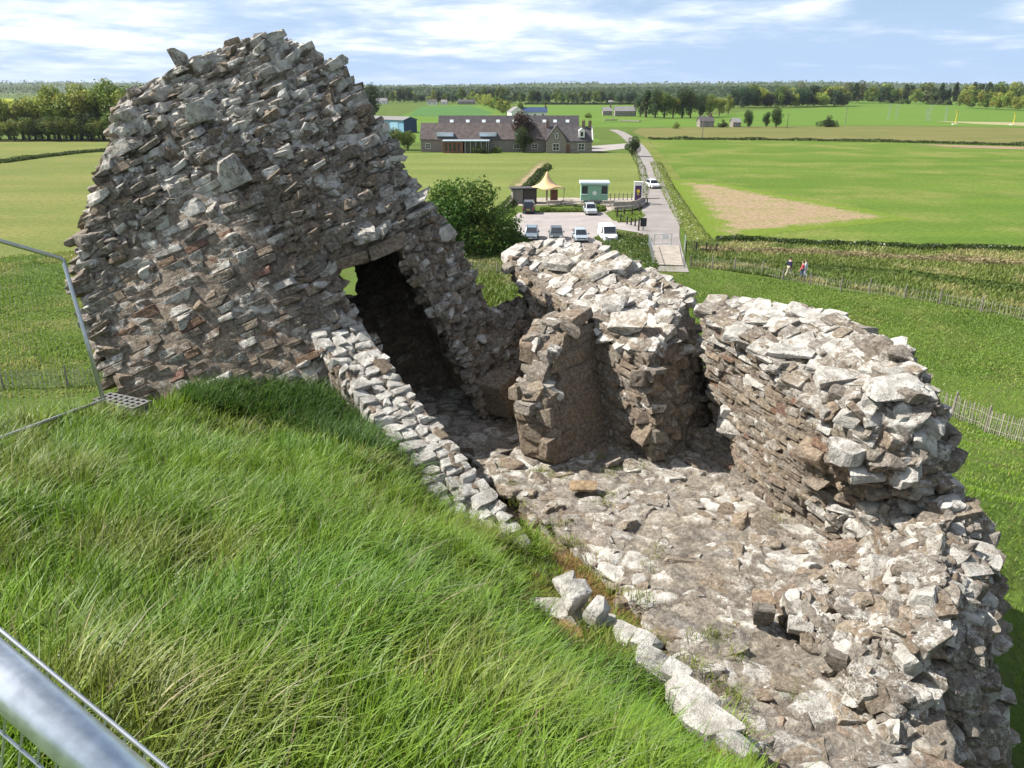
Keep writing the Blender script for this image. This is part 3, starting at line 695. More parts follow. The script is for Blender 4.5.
# ================================================================== 9. footing stones edging the grass, loose stones on them
ft = Masonry('stone_footing')
for (px, py, h, a, b, c_, rz) in ((548,607,4.62,.42,.22,.16,-.35),(574,616,4.62,.30,.2,.14,-.2),(598,622,4.6,.34,.22,.16,-.3),(622,634,4.58,.34,.26,.22,-.75),(645,645,4.58,.28,.2,.2,-.5),(655,664,4.55,.34,.26,.22,-.6),(676,676,4.55,.30,.22,.22,-.6),(688,702,4.55,.55,.36,.2,-.82),(712,726,4.56,.5,.34,.2,-.8),(738,746,4.55,.26,.24,.22,-.8)):
    z = Vector((random.gauss(0, .08), -.15, 1)).normalized(); x = Vector((math.cos(rz), math.sin(rz), 0)); x = (x-z*x.dot(z)).normalized(); y = z.cross(x)
    ft.stone(drop(px, py, h+.05), np.array([x, y, z]), (a*random.uniform(.75, 1.1), b*.95, c_*.85), (*pick(GREY+TAN[1:2]), .85), LIB_RUB)
ft.build('row of white lichened footing stones between grass and rubble floor', 'stone footing')
for (px, py, h, a, b, c_, rz, lab) in ((566,584,4.50,.24,.20,.17,.5,'small pale loose stone at the upper end of the footing row'),
                                       (576,597,4.47,.27,.25,.25,.4,'squared pale loose block sitting just above the footing row'),
                                       (596,610,4.48,.24,.20,.19,.9,'wedge shaped pale loose stone lowest of the three on the footing')):
    st = Masonry('loose_stone')
    z = Vector((random.gauss(0, .2), -.25, 1)).normalized(); x = Vector((math.cos(rz), math.sin(rz), 0)); x = (x-z*x.dot(z)).normalized(); y = z.cross(x)
    st.stone(drop(px, py, h), np.array([x, y, z]), (a, b, c_), (*pick(GREY), .85), LIB_RUB)
    tag(st.build(lab, 'stone'), group='loose stones on the footing row')
# ------------------------------------------------------------------ ground sheet
def ground_material():
    m, t = nt('turf_and_soil'); n = N(t); p = n.pos()
    big = n.noise(p, .12, 4); md = n.noise(p, .9, 6, .6); fi = n.noise(p, 7, 6, .65)
    c = n.mix(n.ramp(big, .35, .65), (.075,.125,.02), (.11,.165,.03))
    c = n.mix(n.ramp(md, .45, .75, 0, .7), c, (.12,.12,.045))
    c = n.mix(n.ramp(fi, .35, .7, 0, .55), c, (.035,.05,.012))
    so = n.ramp(n.attr('col').outputs['Fac'], .3, .6)
    sc_ = n.mix(n.ramp(n.noise(p, 9, 6, .65), .35, .65), (.12,.085,.055), (.22,.17,.115))
    c = n.mix(so, c, sc_)
    nm = n.bump(n.math('ADD', n.noise(p, 2.2, 6, .65), n.math('MULTIPLY', fi, .4)), .8, .25)
    n.out(n.pbsdf(c, .95, 0, nm, .1).outputs[0]); return m
_i = np.arange(_nr-1)[:, None]*_na+np.arange(_na-1)[None]
_q = np.stack([_i, _i+1, _i+_na+1, _i+_na], -1).reshape(-1, 4)[:, ::-1]
_wrap = np.arange(_nr-1)*_na
_q2 = np.stack([_wrap+_na-1, _wrap, _wrap+_na, _wrap+2*_na-1], -1)[:, ::-1]
_GV = np.stack([_X.ravel(), _Y.ravel(), _Z.ravel()], 1)
_px, _py, _d = proj(_GV.T.T) if False else (512+F*(_GV[:,0])/np.maximum(((_GV-EYE)@FWD),.01), 384-F*((_GV-EYE)@UP)/np.maximum(((_GV-EYE)@FWD),.01), (_GV-EYE)@FWD)
SOIL = [(505,505),(560,530),(612,578),(645,615),(675,660),(710,700),(745,745),(780,800),(740,800),(700,740),(650,705),(600,660),(545,630),(520,605),(530,575),(500,548)]
PASSF = [(340,320),(480,395),(560,420),(700,470),(960,560),(960,850),(760,800),(700,690),(600,600),(512,525)]
soil = np.where((_d > 1) & (_d < 16) & (inpoly(_px, _py, SOIL) | inpoly(_px, _py, PASSF)), 1.0, 0.0)
gcol = np.stack([soil]*3, 1)
me = np_mesh('ground', _GV, np.concatenate([_q, _q2]), 4, gcol)
ground = link('ground', me, ground_material(), smooth=True); tag(ground, kind='structure')
# ------------------------------------------------------------------ fields, road, car park (flat sheets on the plain)
def field_mat(name, c1, c2, c3, rows=0.0, row_rot=0.0, bump=.5, streak=.5):
    m, t = nt(name); n = N(t); p = n.pos()
    st = n.mapping(p, (.012, .10, 1), (0, 0, row_rot))
    a = n.noise(st, 1.0, 5, .6); b = n.noise(p, .06, 5, .6); f = n.noise(p, 1.6, 6, .7)
    c = n.mix(n.ramp(a, .35, .68), c1, c2)
    c = n.mix(n.ramp(b, .45, .68, 0, streak), c, c3)
    c = n.mix(n.ramp(f, .34, .66, 0, .6), c, tuple(x*.55 for x in c1))
    if rows:
        r_ = n.new('ShaderNodeTexWave', wave_type='BANDS', bands_direction='X')
        n.put(r_.inputs['Vector'], n.mapping(p, (1, 1, 1), (0, 0, row_rot))); r_.inputs['Scale'].default_value = rows
        r_.inputs['Distortion'].default_value = 1.5; r_.inputs['Detail'].default_value = 2
        c = n.mix(n.ramp(r_.outputs['Fac'], .72, 1, 0, .4), c, tuple(x*.6 for x in c1))
    nm = n.bump(n.math('ADD', f, n.math('MULTIPLY', n.noise(p, 6, 4), .5)), bump, .3)
    n.out(n.pbsdf(c, .95, 0, nm, .08).outputs[0]); return m
M_GREEN = field_mat('spring_barley', (.095,.16,.024), (.135,.20,.033), (.215,.225,.065), 0, R(20), streak=.9)
M_CROP = field_mat('pale_crop', (.15,.185,.05), (.205,.235,.068), (.12,.175,.042), 0, R(80))
M_LEFT = field_mat('left_crop', (.15,.175,.046), (.215,.215,.066), (.12,.17,.036), 0, R(-75), streak=.7)
M_MEADOW = field_mat('meadow', (.10,.15,.03), (.15,.18,.04), (.18,.18,.06))
M_FAR = field_mat('far_green', (.10,.185,.03), (.14,.22,.036), (.12,.19,.04))
M_OLIVE = field_mat('olive_strip', (.15,.165,.05), (.20,.17,.07), (.10,.13,.035))
M_SOIL = field_mat('bare_soil', (.30,.20,.14), (.38,.27,.19), (.24,.21,.10), bump=1, streak=.55)
M_STRAW = field_mat('pale_stubble', (.34,.30,.17), (.38,.33,.2), (.28,.28,.13))
M_VERGE = field_mat('verge', (.12,.17,.03), (.20,.22,.06), (.26,.25,.09), bump=1)
M_TARMAC = simple('worn_tarmac', (.235,.215,.20), .9, 0, .14, .35, bump=.3)
M_GRAVEL = simple('car_park_gravel', (.30,.27,.255), .95, 0, .12, .5, bump=.5)
M_CONC = simple('pale_concrete', (.33,.29,.245), .9, 0, .16, 1.2)
def sheet(name, px, mat, z=.02, world=None, kind='structure', jig=0):
    pts = [tuple(G(x, y)[:2]) for x, y in px] if world is None else world
    if jig:
        q = []
        for i, a in enumerate(pts):
            b = pts[(i+1) % len(pts)]; L = math.hypot(b[0]-a[0], b[1]-a[1]); k = max(1, min(30, int(L/3)))
            for j in range(k):
                u = j/k; x = a[0]+(b[0]-a[0])*u; y = a[1]+(b[1]-a[1])*u
                q.append((x+jig*noise.noise(Vector((x*.2, y*.2, 1))), y+jig*noise.noise(Vector((x*.2, y*.2, 7)))))
        pts = q
    me = bpy.data.meshes.new(name); tris = geometry.tessellate_polygon([[Vector((*p, 0)) for p in pts]])
    bm = bmesh.new(); vs = [bm.verts.new((*p, z)) for p in pts]
    for t_ in tris:
        try: bm.faces.new([vs[i] for i in t_])
        except ValueError: pass
    for f in bm.faces:
        f.normal_update()
        if f.normal.z < 0: f.normal_flip()
    bm.to_mesh(me); bm.free()
    return tag(link(name, me, mat), kind=kind)
def ribbon(name, cl, w, mat, z, kind='structure'):
    """cl world (x,y) points, widths"""
    P_ = np.array(cl, float); # catmull resample
    Q = []; Wd = []
    for i in range(len(P_)-1):
        p0, p1, p2, p3 = P_[max(i-1, 0)], P_[i], P_[i+1], P_[min(i+2, len(P_)-1)]
        for u in np.linspace(0, 1, 8, endpoint=False):
            Q.append(.5*((2*p1)+(-p0+p2)*u+(2*p0-5*p1+4*p2-p3)*u*u+(-p0+3*p1-3*p2+p3)*u**3)); Wd.append(w[i]+(w[i+1]-w[i])*u)
    Q.append(P_[-1]); Wd.append(w[-1]); Q = np.array(Q)
    T = np.gradient(Q, axis=0); T /= np.linalg.norm(T, axis=1)[:, None]; Nn = np.c_[-T[:, 1], T[:, 0]]
    L = Q+Nn*np.array(Wd)[:, None]/2; Rr = Q-Nn*np.array(Wd)[:, None]/2; k = len(Q)
    V = np.r_[np.c_[L, np.full(k, z)], np.c_[Rr, np.full(k, z)]]
    Fc = np.array([(i+k, i+1+k, i+1, i) for i in range(k-1)])
    return tag(link(name, np_mesh(name, V, Fc, 4), mat), kind=kind)
sheet('barley_field', [(648,139),(760,139.5),(880,141),(1024,145),(1250,150),(1320,262),(1024,249),(860,244),(716,239),(694,205),(676,172)], M_GREEN, .02)
def fuzzy_sheet(name, px, z, fade, c_in, c_out, step=.7):
    """patch whose edge frays out: an edge-distance attribute lets noise break the border"""
    pts = [Vector((*G(x, y)[:2], 0)) for x, y in px]; W_ = np.array([p[:2] for p in pts]); lo, hi = W_.min(0), W_.max(0)
    xs = np.arange(lo[0], hi[0]+step, step); ys = np.arange(lo[1], hi[1]+step, step); XX, YY = np.meshgrid(xs, ys); poly = [tuple(p) for p in W_]
    D = np.full(XX.shape, 1e9)
    for i in range(len(poly)):
        a, b = np.array(poly[i]), np.array(poly[(i+1) % len(poly)]); d = b-a; u = np.clip(((XX-a[0])*d[0]+(YY-a[1])*d[1])/(d@d), 0, 1); D = np.minimum(D, np.hypot(XX-a[0]-u*d[0], YY-a[1]-u*d[1]))
    D = np.where(inpoly(XX, YY, poly), D, 0)/fade
    ny, nx = XX.shape; i = (np.arange(ny-1)[:, None]*nx+np.arange(nx-1)[None]); q = np.stack([i, i+1, i+nx+1, i+nx], -1).reshape(-1, 4)
    okf = (D.ravel()[q] > 0).any(1); q = q[okf]; used = np.unique(q); mp = np.full(nx*ny, -1); mp[used] = np.arange(len(used))
    V = np.c_[XX.ravel(), YY.ravel(), np.full(XX.size, z)][used]; Dv = np.clip(D.ravel()[used], 0, 1)
    m, t = nt(name+'_mat'); n = N(t); p = n.pos(); dd = n.attr('col').outputs['Fac']
    nz = n.math('ADD', n.math('MULTIPLY', n.noise(p, .35, 6, .7), .6), n.math('MULTIPLY', n.noise(p, 2.2, 4, .7), .4))
    k = n.ramp(n.math('ADD', dd, n.math('MULTIPLY', n.math('SUBTRACT', nz, .62), 4.0)), -.1, .5)
    f = n.noise(p, 1.6, 6, .7); c1 = n.mix(n.ramp(f, .3, .7), tuple(x*.72 for x in c_in), tuple(min(1, x*1.15) for x in c_in))
    c1 = n.mix(n.ramp(n.noise(p, .25, 4), .5, .72, 0, .5), c1, tuple(x*.6+y*.4 for x, y in zip(c_out, c_in)))
    c2 = n.mix(n.ramp(f, .3, .7), tuple(x*.8 for x in c_out), c_out)
    n.out(n.pbsdf(n.mix(k, c2, c1), .95, 0, n.bump(f, 1, .3), .08).outputs[0])
    return tag(link(name, np_mesh(name, V, mp[q], 4, np.stack([Dv]*3, 1)), m), kind='structure')
fuzzy_sheet('bare_patch', [(672,180),(722,184),(800,199),(866,210),(908,219),(850,225),(775,232),(738,239),(712,237),(692,207)], .032, 4.0, (.32,.24,.15), (.15,.215,.03))
sheet('bare_strip', [(915,144.2),(1024,147),(1200,152),(1200,155),(1024,149.5),(960,147.5)], M_SOIL, .036, jig=.6)
sheet('olive_field', [(640,128),(760,126.5),(900,126),(1024,128),(1300,131),(1300,150),(1024,144),(880,140.4),(760,138.8),(648,138.2),(632,132)], M_OLIVE, .018)
sheet('hill_field', [(690,117.5),(760,110),(850,106),(960,106),(1024,109),(1300,112),(1300,130),(1024,127.3),(900,125.4),(760,126),(640,127.4),(560,127),(640,121)], M_FAR, .016)
sheet('stubble_field', [(935,121.2),(1024,122.6),(1300,127),(1300,129.6),(1024,125.8),(975,123.8)], M_STRAW, .024)
sheet('far_bank', [(840,100),(905,100),(1024,103),(1024,107),(930,106),(850,105.4)], M_FAR, .02)
sheet('meadow_behind_farm', [(392,120),(430,105),(520,105),(690,105),(700,116),(640,120.6),(560,126.5),(600,140),(600,142),(400,142)], M_FAR, .014)
sheet('dark_crop_field', [(408,116.5),(420,106.5),(470,105.6),(494,113),(480,116.4)], field_mat('green_crop', (.07,.16,.045), (.09,.19,.05), (.11,.19,.06)), .022)
sheet('crop_field', [(300,153),(640,153.5),(646,175),(640,199),(612,199),(560,199),(515,201),(492,214),(455,222),(300,235)], M_CROP, .02)
fuzzy_sheet('farm_track', [(509,186),(524,174),(534,165),(541,160),(550,160),(545,167),(537,176),(526,187)], .03, 1.6, (.36,.27,.19), (.17,.18,.06), .5)
sheet('left_crop_field', [(-700,141),(180,140),(300,150),(300,236),(120,250),(0,258),(-500,300),(-900,330)], M_LEFT, .02)
sheet('yellow_far_field', [(-300,100),(0,98.5),(14,99),(10,103),(-300,106)], field_mat('rape', (.30,.33,.03), (.34,.36,.04), (.25,.3,.03)), .02)
sheet('verge', [(640,139.2),(648,139.2),(676,172),(694,205),(716,239),(712,246),(690,240),(676,215),(668,190),(656,165),(644,152),(634,144)], M_VERGE, .026, jig=.5)
sheet('verge_west', [(636,153.5),(646,170),(650,190),(648,204),(640,204),(645,185),(640,170),(632,158)], M_VERGE, .027, jig=.5)
road_px = [((666,272),4.2),((663,252),4.0),((660,236),4.4),((660,219),5.0),((657,200),4.2),((653,184),4.0),((649,170),4.0),((645.5,160),3.9),((642,153),3.9),((637.5,146.5),3.9),((630,139.5),3.9),((622,133.5),3.8),((613,129.8),3.8)]
ribbon('road', [tuple(G(*a)[:2]) for a, _ in road_px], [b for _, b in road_px], M_TARMAC, .055)
sheet('car_park', [(519,213),(604,212.5),(613,221),(630,222.5),(652,219),(652,236),(636,232.5),(614,229),(607,246),(505,248),(500,230)], M_GRAVEL, .045)
sheet('cafe_terrace', [(518,198),(640,198),(646,206),(615,209),(606,213),(600,204),(518,206)], M_CONC, .04)
sheet('farm_yard', [(592,146),(632,143),(634,147.5),(592,152.5)], M_GRAVEL, .03)
# wooden footbridge deck over the ditch, by the gate
a_, b_, c_, d_ = [Vector(G(x, y)) for x, y in ((653,247),(679,247),(683,267),(653,266))]
mb = MB()
for k in range(14):
    u0, u1 = k/14, (k+.93)/14
    q = [a_.lerp(d_, u0), b_.lerp(c_, u0), b_.lerp(c_, u1), a_.lerp(d_, u1)]
    mb.add([(p.x, p.y, .10) for p in q]+[(p.x, p.y, .17) for p in q], [(3,2,1,0),(4,5,6,7),(0,1,5,4),(1,2,6,5),(2,3,7,6),(3,0,4,7)])
tag(mb.build('footbridge_deck', M_CONC), 'pale boarded footbridge deck behind the metal gate', 'footbridge')
# ------------------------------------------------------------------ foliage
def leaf_mat(name, cols, trans=.25, rough=.6):
    m, t = nt(name); n = N(t)
    a = n.attr('col').outputs['Color']; oi = n.new('ShaderNodeObjectInfo')
    hs = n.new('ShaderNodeHueSaturation'); n.put(hs.inputs['Color'], a)
    n.put(hs.inputs['Hue'], n.math('ADD', .485, n.math('MULTIPLY', oi.outputs['Random'], .03)))
    n.put(hs.inputs['Value'], n.math('ADD', .8, n.math('MULTIPLY', n.math('FRACT', n.math('MULTIPLY', oi.outputs['Random'], 7.31)), .4)))
    b = n.pbsdf(hs.outputs[0], rough, 0, None, .25)
    tr = n.new('ShaderNodeBsdfTranslucent'); n.put(tr.inputs[0], hs.outputs[0])
    mx = n.new('ShaderNodeMixShader'); mx.inputs[0].default_value = trans
    t.links.new(b.outputs[0], mx.inputs[1]); t.links.new(tr.outputs[0], mx.inputs[2]); n.out(mx.outputs[0]); return m
M_LEAF = leaf_mat('foliage', None, .38)
M_BARK = simple('bark', (.10,.08,.06), .95, 0, .25, 8, bump=.6)
def leaf_quads(C, Nn, size, col, rg, jit=.8):
    k = len(C); Nn = Nn+rg.normal(0, jit, (k, 3)); Nn /= np.linalg.norm(Nn, axis=1)[:, None]+1e-9
    A = rg.normal(size=(k, 3)); A -= (A*Nn).sum(1)[:, None]*Nn; A /= np.linalg.norm(A, axis=1)[:, None]+1e-9
    B = np.cross(Nn, A); s = (size*rg.uniform(.6, 1.3, k))[:, None] if np.ndim(size) == 0 else (size*rg.uniform(.7, 1.3, k))[:, None]
    V = np.stack([C-A*s*.6, C+B*s*.38, C+A*s*.6, C-B*s*.38], 1).reshape(-1, 3)
    Fc = np.arange(4*k).reshape(-1, 4)
    return V, Fc, np.repeat(col, 4, axis=0)
def crown(seed, n_leaf, leaf, lobes, base_col, shape='round', var=.25, aspect=(.36, .36), z0=.18, fill=.25):
    """unit-height crown between z0 and 1: lobes of leaves with gaps"""
    rg = np.random.default_rng(seed); Cs = []; Ns = []; cc = []
    zc = (z0+1)/2; hz = (1-z0)/2
    L = []
    for i in range(lobes):
        while True:
            p = rg.uniform(-1, 1, 3)
            if (p**2).sum() < 1: break
        p *= .78
        if shape == 'cone':
            f = .15+.85*(1-(p[2]+1)/2); p[0] *= f; p[1] *= f; r = .16+.26*f*rg.uniform(.6, 1)
        elif shape == 'bush': p[2] = abs(p[2])*1.5-.9; r = rg.uniform(.28, .5)
        else: r = rg.uniform(.24, .46)
        L.append((p, r, rg.uniform(1-var, 1+var), rg.normal(0, .06)))
    per = np.array([l[1]**2 for l in L]); per = (per/per.sum()*n_leaf).astype(int)
    for (p, r, tone, hue), k in zip(L, per):
        d = rg.normal(size=(k, 3)); d /= np.linalg.norm(d, axis=1)[:, None]
        rad = r*(1-fill*rg.random(k)**1.5)*(1+.22*np.sin(d[:, 0]*5+p[0]*9)*np.cos(d[:, 2]*6+p[1]*7))
        q = p+d*rad[:, None]*np.array((1, 1, .85))
        Cs.append(q*np.array((aspect[0], aspect[1], hz))+np.array((0, 0, zc))); Ns.append(d+np.array((0, 0, .35)))
        c = np.array(base_col)*tone*(1+rg.normal(0, .13, (k, 1))); c[:, 0] *= 1+hue*2; cc.append(np.clip(c, .004, 1))
    return leaf_quads(np.concatenate(Cs), np.concatenate(Ns), leaf, np.concatenate(cc), rg)
def trunk_mb(h, r, seed, spread=.22, n_l=5):
    rg = random.Random(seed); m = MB()
    m.tube([(0,0,-.02*h),(rg.gauss(0,.01)*h,rg.gauss(0,.01)*h,.25*h),(rg.gauss(0,.02)*h,rg.gauss(0,.02)*h,.55*h),(0,0,.85*h)], [r*1.25, r, r*.65, r*.15], 7)
    for i in range(n_l):
        a = rg.uniform(0, 6.28); z = rg.uniform(.22, .5)*h; e = rg.uniform(.6, 1)*spread*h
        m.tube([(0,0,z),(math.cos(a)*e*.5,math.sin(a)*e*.5,z+.12*h),(math.cos(a)*e,math.sin(a)*e,z+rg.uniform(.2,.36)*h)], [r*.5, r*.32, r*.08], 5)
    return m
C_MID = (.14,.195,.034); C_LIGHT = (.25,.285,.055); C_DARK = (.05,.08,.024); C_YEL = (.25,.30,.055); C_BLUE = (.06,.10,.042); C_PURP = (.085,.062,.045); C_BROWN = (.13,.15,.055)
TREE_ME = {}
def tree_meshes(key, seed, n_leaf, leaf, lobes, col, shape='round', aspect=(.36,.36), z0=.18, var=.25, fill=.3):
    if key in TREE_ME: return TREE_ME[key]
    V, Fc, c = crown(seed, n_leaf, leaf, lobes, col, shape, var, aspect, z0, fill)
    cm = np_mesh('crown', V, Fc, 4, c); cm.materials.append(M_LEAF)
    tm = trunk_mb(1.0, .028, seed).mesh('trunk'); tm.materials.append(M_BARK)
    TREE_ME[key] = (cm, tm); return TREE_ME[key]
def put_tree(name, key, loc, h, wide=1.0, label=None, cat='tree', group=None, parts=True):
    cm, tm = TREE_ME[key]; rz = random.uniform(0, 6.28)
    if parts:
        e = empty(name, loc, rz, label, cat, group); e.scale = (h*wide, h*wide, h)
        for nm, me in (('crown', cm), ('trunk', tm)):
            o = bpy.data.objects.new(nm, me); COL.objects.link(o); o.parent = e
        return e
    o = bpy.data.objects.new(name, cm); COL.objects.link(o); o.location = loc; o.rotation_euler.z = rz; o.scale = (h*wide, h*wide, h)
    return tag(o, label, cat, group)
for i, (col, sh) in enumerate(((C_MID,'round'),(C_LIGHT,'round'),(C_DARK,'round'),(C_YEL,'round'),(C_BLUE,'round'),(C_BROWN,'round'))):
    tree_meshes('far%d' % i, 900+i, 1500, .062, 16, col, sh, (.40,.40), .04, .3)
    tree_meshes('mid%d' % i, 940+i, 5000, .034, 26, col, sh, (.38,.38), .10, .28)
tree_meshes('con', 980, 1500, .05, 18, C_DARK, 'cone', (.27,.27), .05)
tree_meshes('bush', 990, 2600, .055, 14, C_DARK, 'bush', (.62,.62), .0)
tree_meshes('bushl', 991, 2600, .055, 14, C_MID, 'bush', (.62,.62), .0)
tree_meshes('purple', 992, 3500, .04, 18, C_PURP, 'round', (.34,.34), .12)
tree_meshes('mixed', 993, 6000, .03, 26, (.05,.085,.02), 'round', (.36,.36), .03, .35)
def mpx(py): return 16/(SP-(384-py)/F*CP)/F       # metres per pixel for something standing at pixel row py
def tree_at(name, key, px, py_base, py_top, wide=1.0, **kw):
    h = (py_base-py_top)*mpx(py_base)*1.0/ (CP+0.0)
    q = G(px, py_base); return put_tree(name, key, (q[0], q[1], 0), h, wide, **kw)

# belt beyond the left crop field
k = 0
for px, top, key in ((-40,106,'mid0'),(-22,108,'mid2'),(-4,106,'mid1'),(10,100,'mid0'),(24,97,'mid1'),(36,102,'mid5'),(49,93,'mid1'),(60,91,'mid3'),(72,89,'mid1'),(82,90,'mid3'),(93,87,'mid1'),(104,89,'mid0'),(116,86,'mid3'),(128,88,'mid1'),(142,88,'mid0'),(158,90,'mid1')):
    tree_at('broadleaf_tree', key, px, 139.5, top, 1.05, label='leafy green tree in the belt beyond the left crop field', group='trees in the belt beyond the left crop field'); k += 1
for px, top, key in ((-30,122,'mid2'),(0,121,'mid0'),(15,120,'mid0'),(30,118,'mid0'),(43,121,'mid2'),(56,117,'mid0'),(67,118,'mid0'),(78,119,'mid0'),(89,116,'mid2'),(100,118,'mid0'),(111,117,'mid0'),(122,118,'mid0')):
    tree_at('hedgerow_tree', key, px, 141, top, 1.35, label='low dark tree at the front foot of the left tree belt', group='low trees at the foot of the left belt')
# copse right of the cottages
for px, b, top, key, w_ in ((640,117,97,'mid4',.8),(646,117.5,92,'con',1.5),(655,118,93,'mid2',.9),(664,118,93,'mid0',1.0),(673,118,97,'mid1',.95),(682,118,92,'mid2',1.0),(690,118,94,'mid5',.95),(700,117.5,96,'mid2',.9),(709,117,95,'mid0',1.0),(719,116,97,'mid1',.95),(728,114.5,97,'mid3',.8)):
    tree_at('copse_tree', key, px, b, top, w_, label='tall tree in the dark copse right of the far cottages', group='trees of the copse right of the cottages')
# wood at the edge of the hill field
for i in range(44):
    px = 735+i*2.55+random.uniform(-1, 1); b = 108.2-(px-735)*.012+random.uniform(-1.2, 0)
    tree_at('wood_tree', random.choice(('far2','far0','far5','far3','far2','far4')), px, b, random.uniform(85.5, 95), random.uniform(.8, 1.3), label='tree on the near edge of the wood behind the hill field', group='trees of the wood behind the hill field', parts=False)
for i in range(40):
    px = 842+i*4.6+random.uniform(-1.5, 1.5); b = 103.5+(px-842)*.012+random.uniform(-1, 0)
    tree_at('wood_tree', random.choice(('far2','far0','far4','far5','con','far1')), px, b, random.uniform(82.5, 91), random.uniform(.8, 1.3), label='tree in the long wood along the far right skyline', group='trees of the long wood on the right skyline', parts=False)
for i in range(18):
    px = 962+i*6.5+random.uniform(-1.5, 1.5); b = 108+(px-962)*.045
    tree_at('wood_tree', random.choice(('far1','far3','far0','far3')), px, b, b-random.uniform(13, 19), random.uniform(.9, 1.2), label='light green tree in the wood edge at far right', group='light trees of the wood edge at far right', parts=False)
# belt behind the cottages
for i in range(46):
    px = 505+i*3.05+random.uniform(-1, 1)
    tree_at('belt_tree', random.choice(('far4','far2','far0','far4')), px, 103.6+random.uniform(-.5, .3), random.uniform(90.5, 97), random.uniform(.8, 1.2), label='tree in the straight belt behind the far cottages', group='trees of the belt behind the far cottages', parts=False)
for i in range(40):
    px = 366+i*3.6+random.uniform(-1, 1)
    tree_at('belt_tree', random.choice(('far4','far2','far0','far2','far1')), px, 103+random.uniform(-.6, .4), random.uniform(88, 97), random.uniform(.8, 1.1), label='tree in the belt on the far side of the farm fields', group='trees of the belt beyond the farm fields', parts=False)
for i in range(16):
    px = 478+i*2.9; b = 104+min(14, i*1.15)*.95
    tree_at('lane_tree', random.choice(('far1','far3','far0','far5')), px, b, b-random.uniform(8, 14), 1.1, label='small light green tree along the lane to the white cottage', group='trees along the lane to the white cottage', parts=False)
# far wooded ridges: one mass each
def wood_mass(name, pts, n_, leaf, cols, depth=120, label=None, seed=5):
    """far-off forest: leaf clumps over a ground strip; pts = (px, py_base, height m)"""
    rg = np.random.default_rng(seed); xs = np.array([p[0] for p in pts]); C = []; Nn = []; cc = []
    for _ in range(n_):
        px = rg.uniform(xs[0], xs[-1]); b = np.interp(px, xs, [p[1] for p in pts]); h = np.interp(px, xs, [p[2] for p in pts])
        q = G(px, b); u = rg.random(); dirv = q[:2]/np.hypot(*q[:2]); q[:2] += dirv*u*depth
        hh = h*(.85+.25*noise.noise(Vector((q[0]*.03, q[1]*.03, 2)))+.2*noise.noise(Vector((q[0]*.09, q[1]*.09, 5))))
        z = hh*(1-.5*rg.random()**2) if rg.random() < .6 else rg.uniform(0, hh)
        C.append((q[0], q[1], z)); t_ = noise.noise(Vector((q[0]*.02, q[1]*.02, 9)))
        c = np.array(cols[0])*(1-(t_*.5+.5))+np.array(cols[1])*(t_*.5+.5); cc.append(c*(1+rg.normal(0, .15)))
    C = np.array(C); Nn = rg.normal(0, .5, C.shape)+np.array((-.3, -.6, .7))
    V, Fc, c = leaf_quads(C, Nn, leaf, np.clip(np.array(cc), .005, 1), rg, .5)
    o = link(name, np_mesh(name, V, Fc, 4, c), M_LEAF); tag(o, kind='stuff'); return o
wood_mass('middle_woodland', [(360,97.5,17),(480,97.5,18),(520,97.6,18),(560,98,17),(640,98,18),(700,98,19),(760,98,20),(800,98,19),(860,98,17)], 36000, 3.4, (C_BLUE, C_DARK), 420, seed=6)
wood_mass('far_woodland', [(-500,93.2,36),(-20,93.2,37),(60,93.2,39),(120,93.2,37),(250,93.2,33),(380,93.0,27),(500,93,31),(560,93,38),(596,93,38),(600,93,32),(640,93,37),(720,93,37),(722,93,38),(800,93,42),(850,93,38),(1000,93,32),(1500,93,30)], 52000, 6.0, (C_BLUE, C_MID), 700, seed=7)
wood_mass('left_far_woodland', [(-300,97,17),(0,97,18),(40,96.6,20),(60,97,14)], 7000, 3, (C_BLUE, C_MID), 200, seed=8)
# low wooded hills under the far woodland
def hills(name, px, h_, dep, z0=-1):
    A = []
    for i, (x, y) in enumerate(px):
        q = G(x, y); u = q[:2]/np.hypot(*q[:2]); h = h_[i]
        A.append([(q[0]+u[0]*dep*f, q[1]+u[1]*dep*f, z0+h*g_) for f, g_ in ((0, 0), (.25, .75), (.5, 1), (1.0, .95), (2.2, .0))])
    A = np.array(A); k, m_ = A.shape[:2]; i = (np.arange(k-1)[:, None]*m_+np.arange(m_-1)[None]); q = np.stack([i, i+m_, i+m_+1, i+1], -1).reshape(-1, 4)
    return tag(link(name, np_mesh(name, A.reshape(-1, 3), q, 4), simple('wooded_hill', (.05,.075,.03), .95, 0, .3, .02), smooth=True), kind='structure')
hills('hills', [(-500,93.2),(-20,93.2),(60,93.2),(120,93.2),(250,93.2),(380,93.0),(500,93),(560,93),(596,93),(640,93),(720,93),(800,93),(850,93),(1000,93),(1500,93)], [30,31,33,31,28,23,26,33,33,31,31,36,33,27,25], 500)
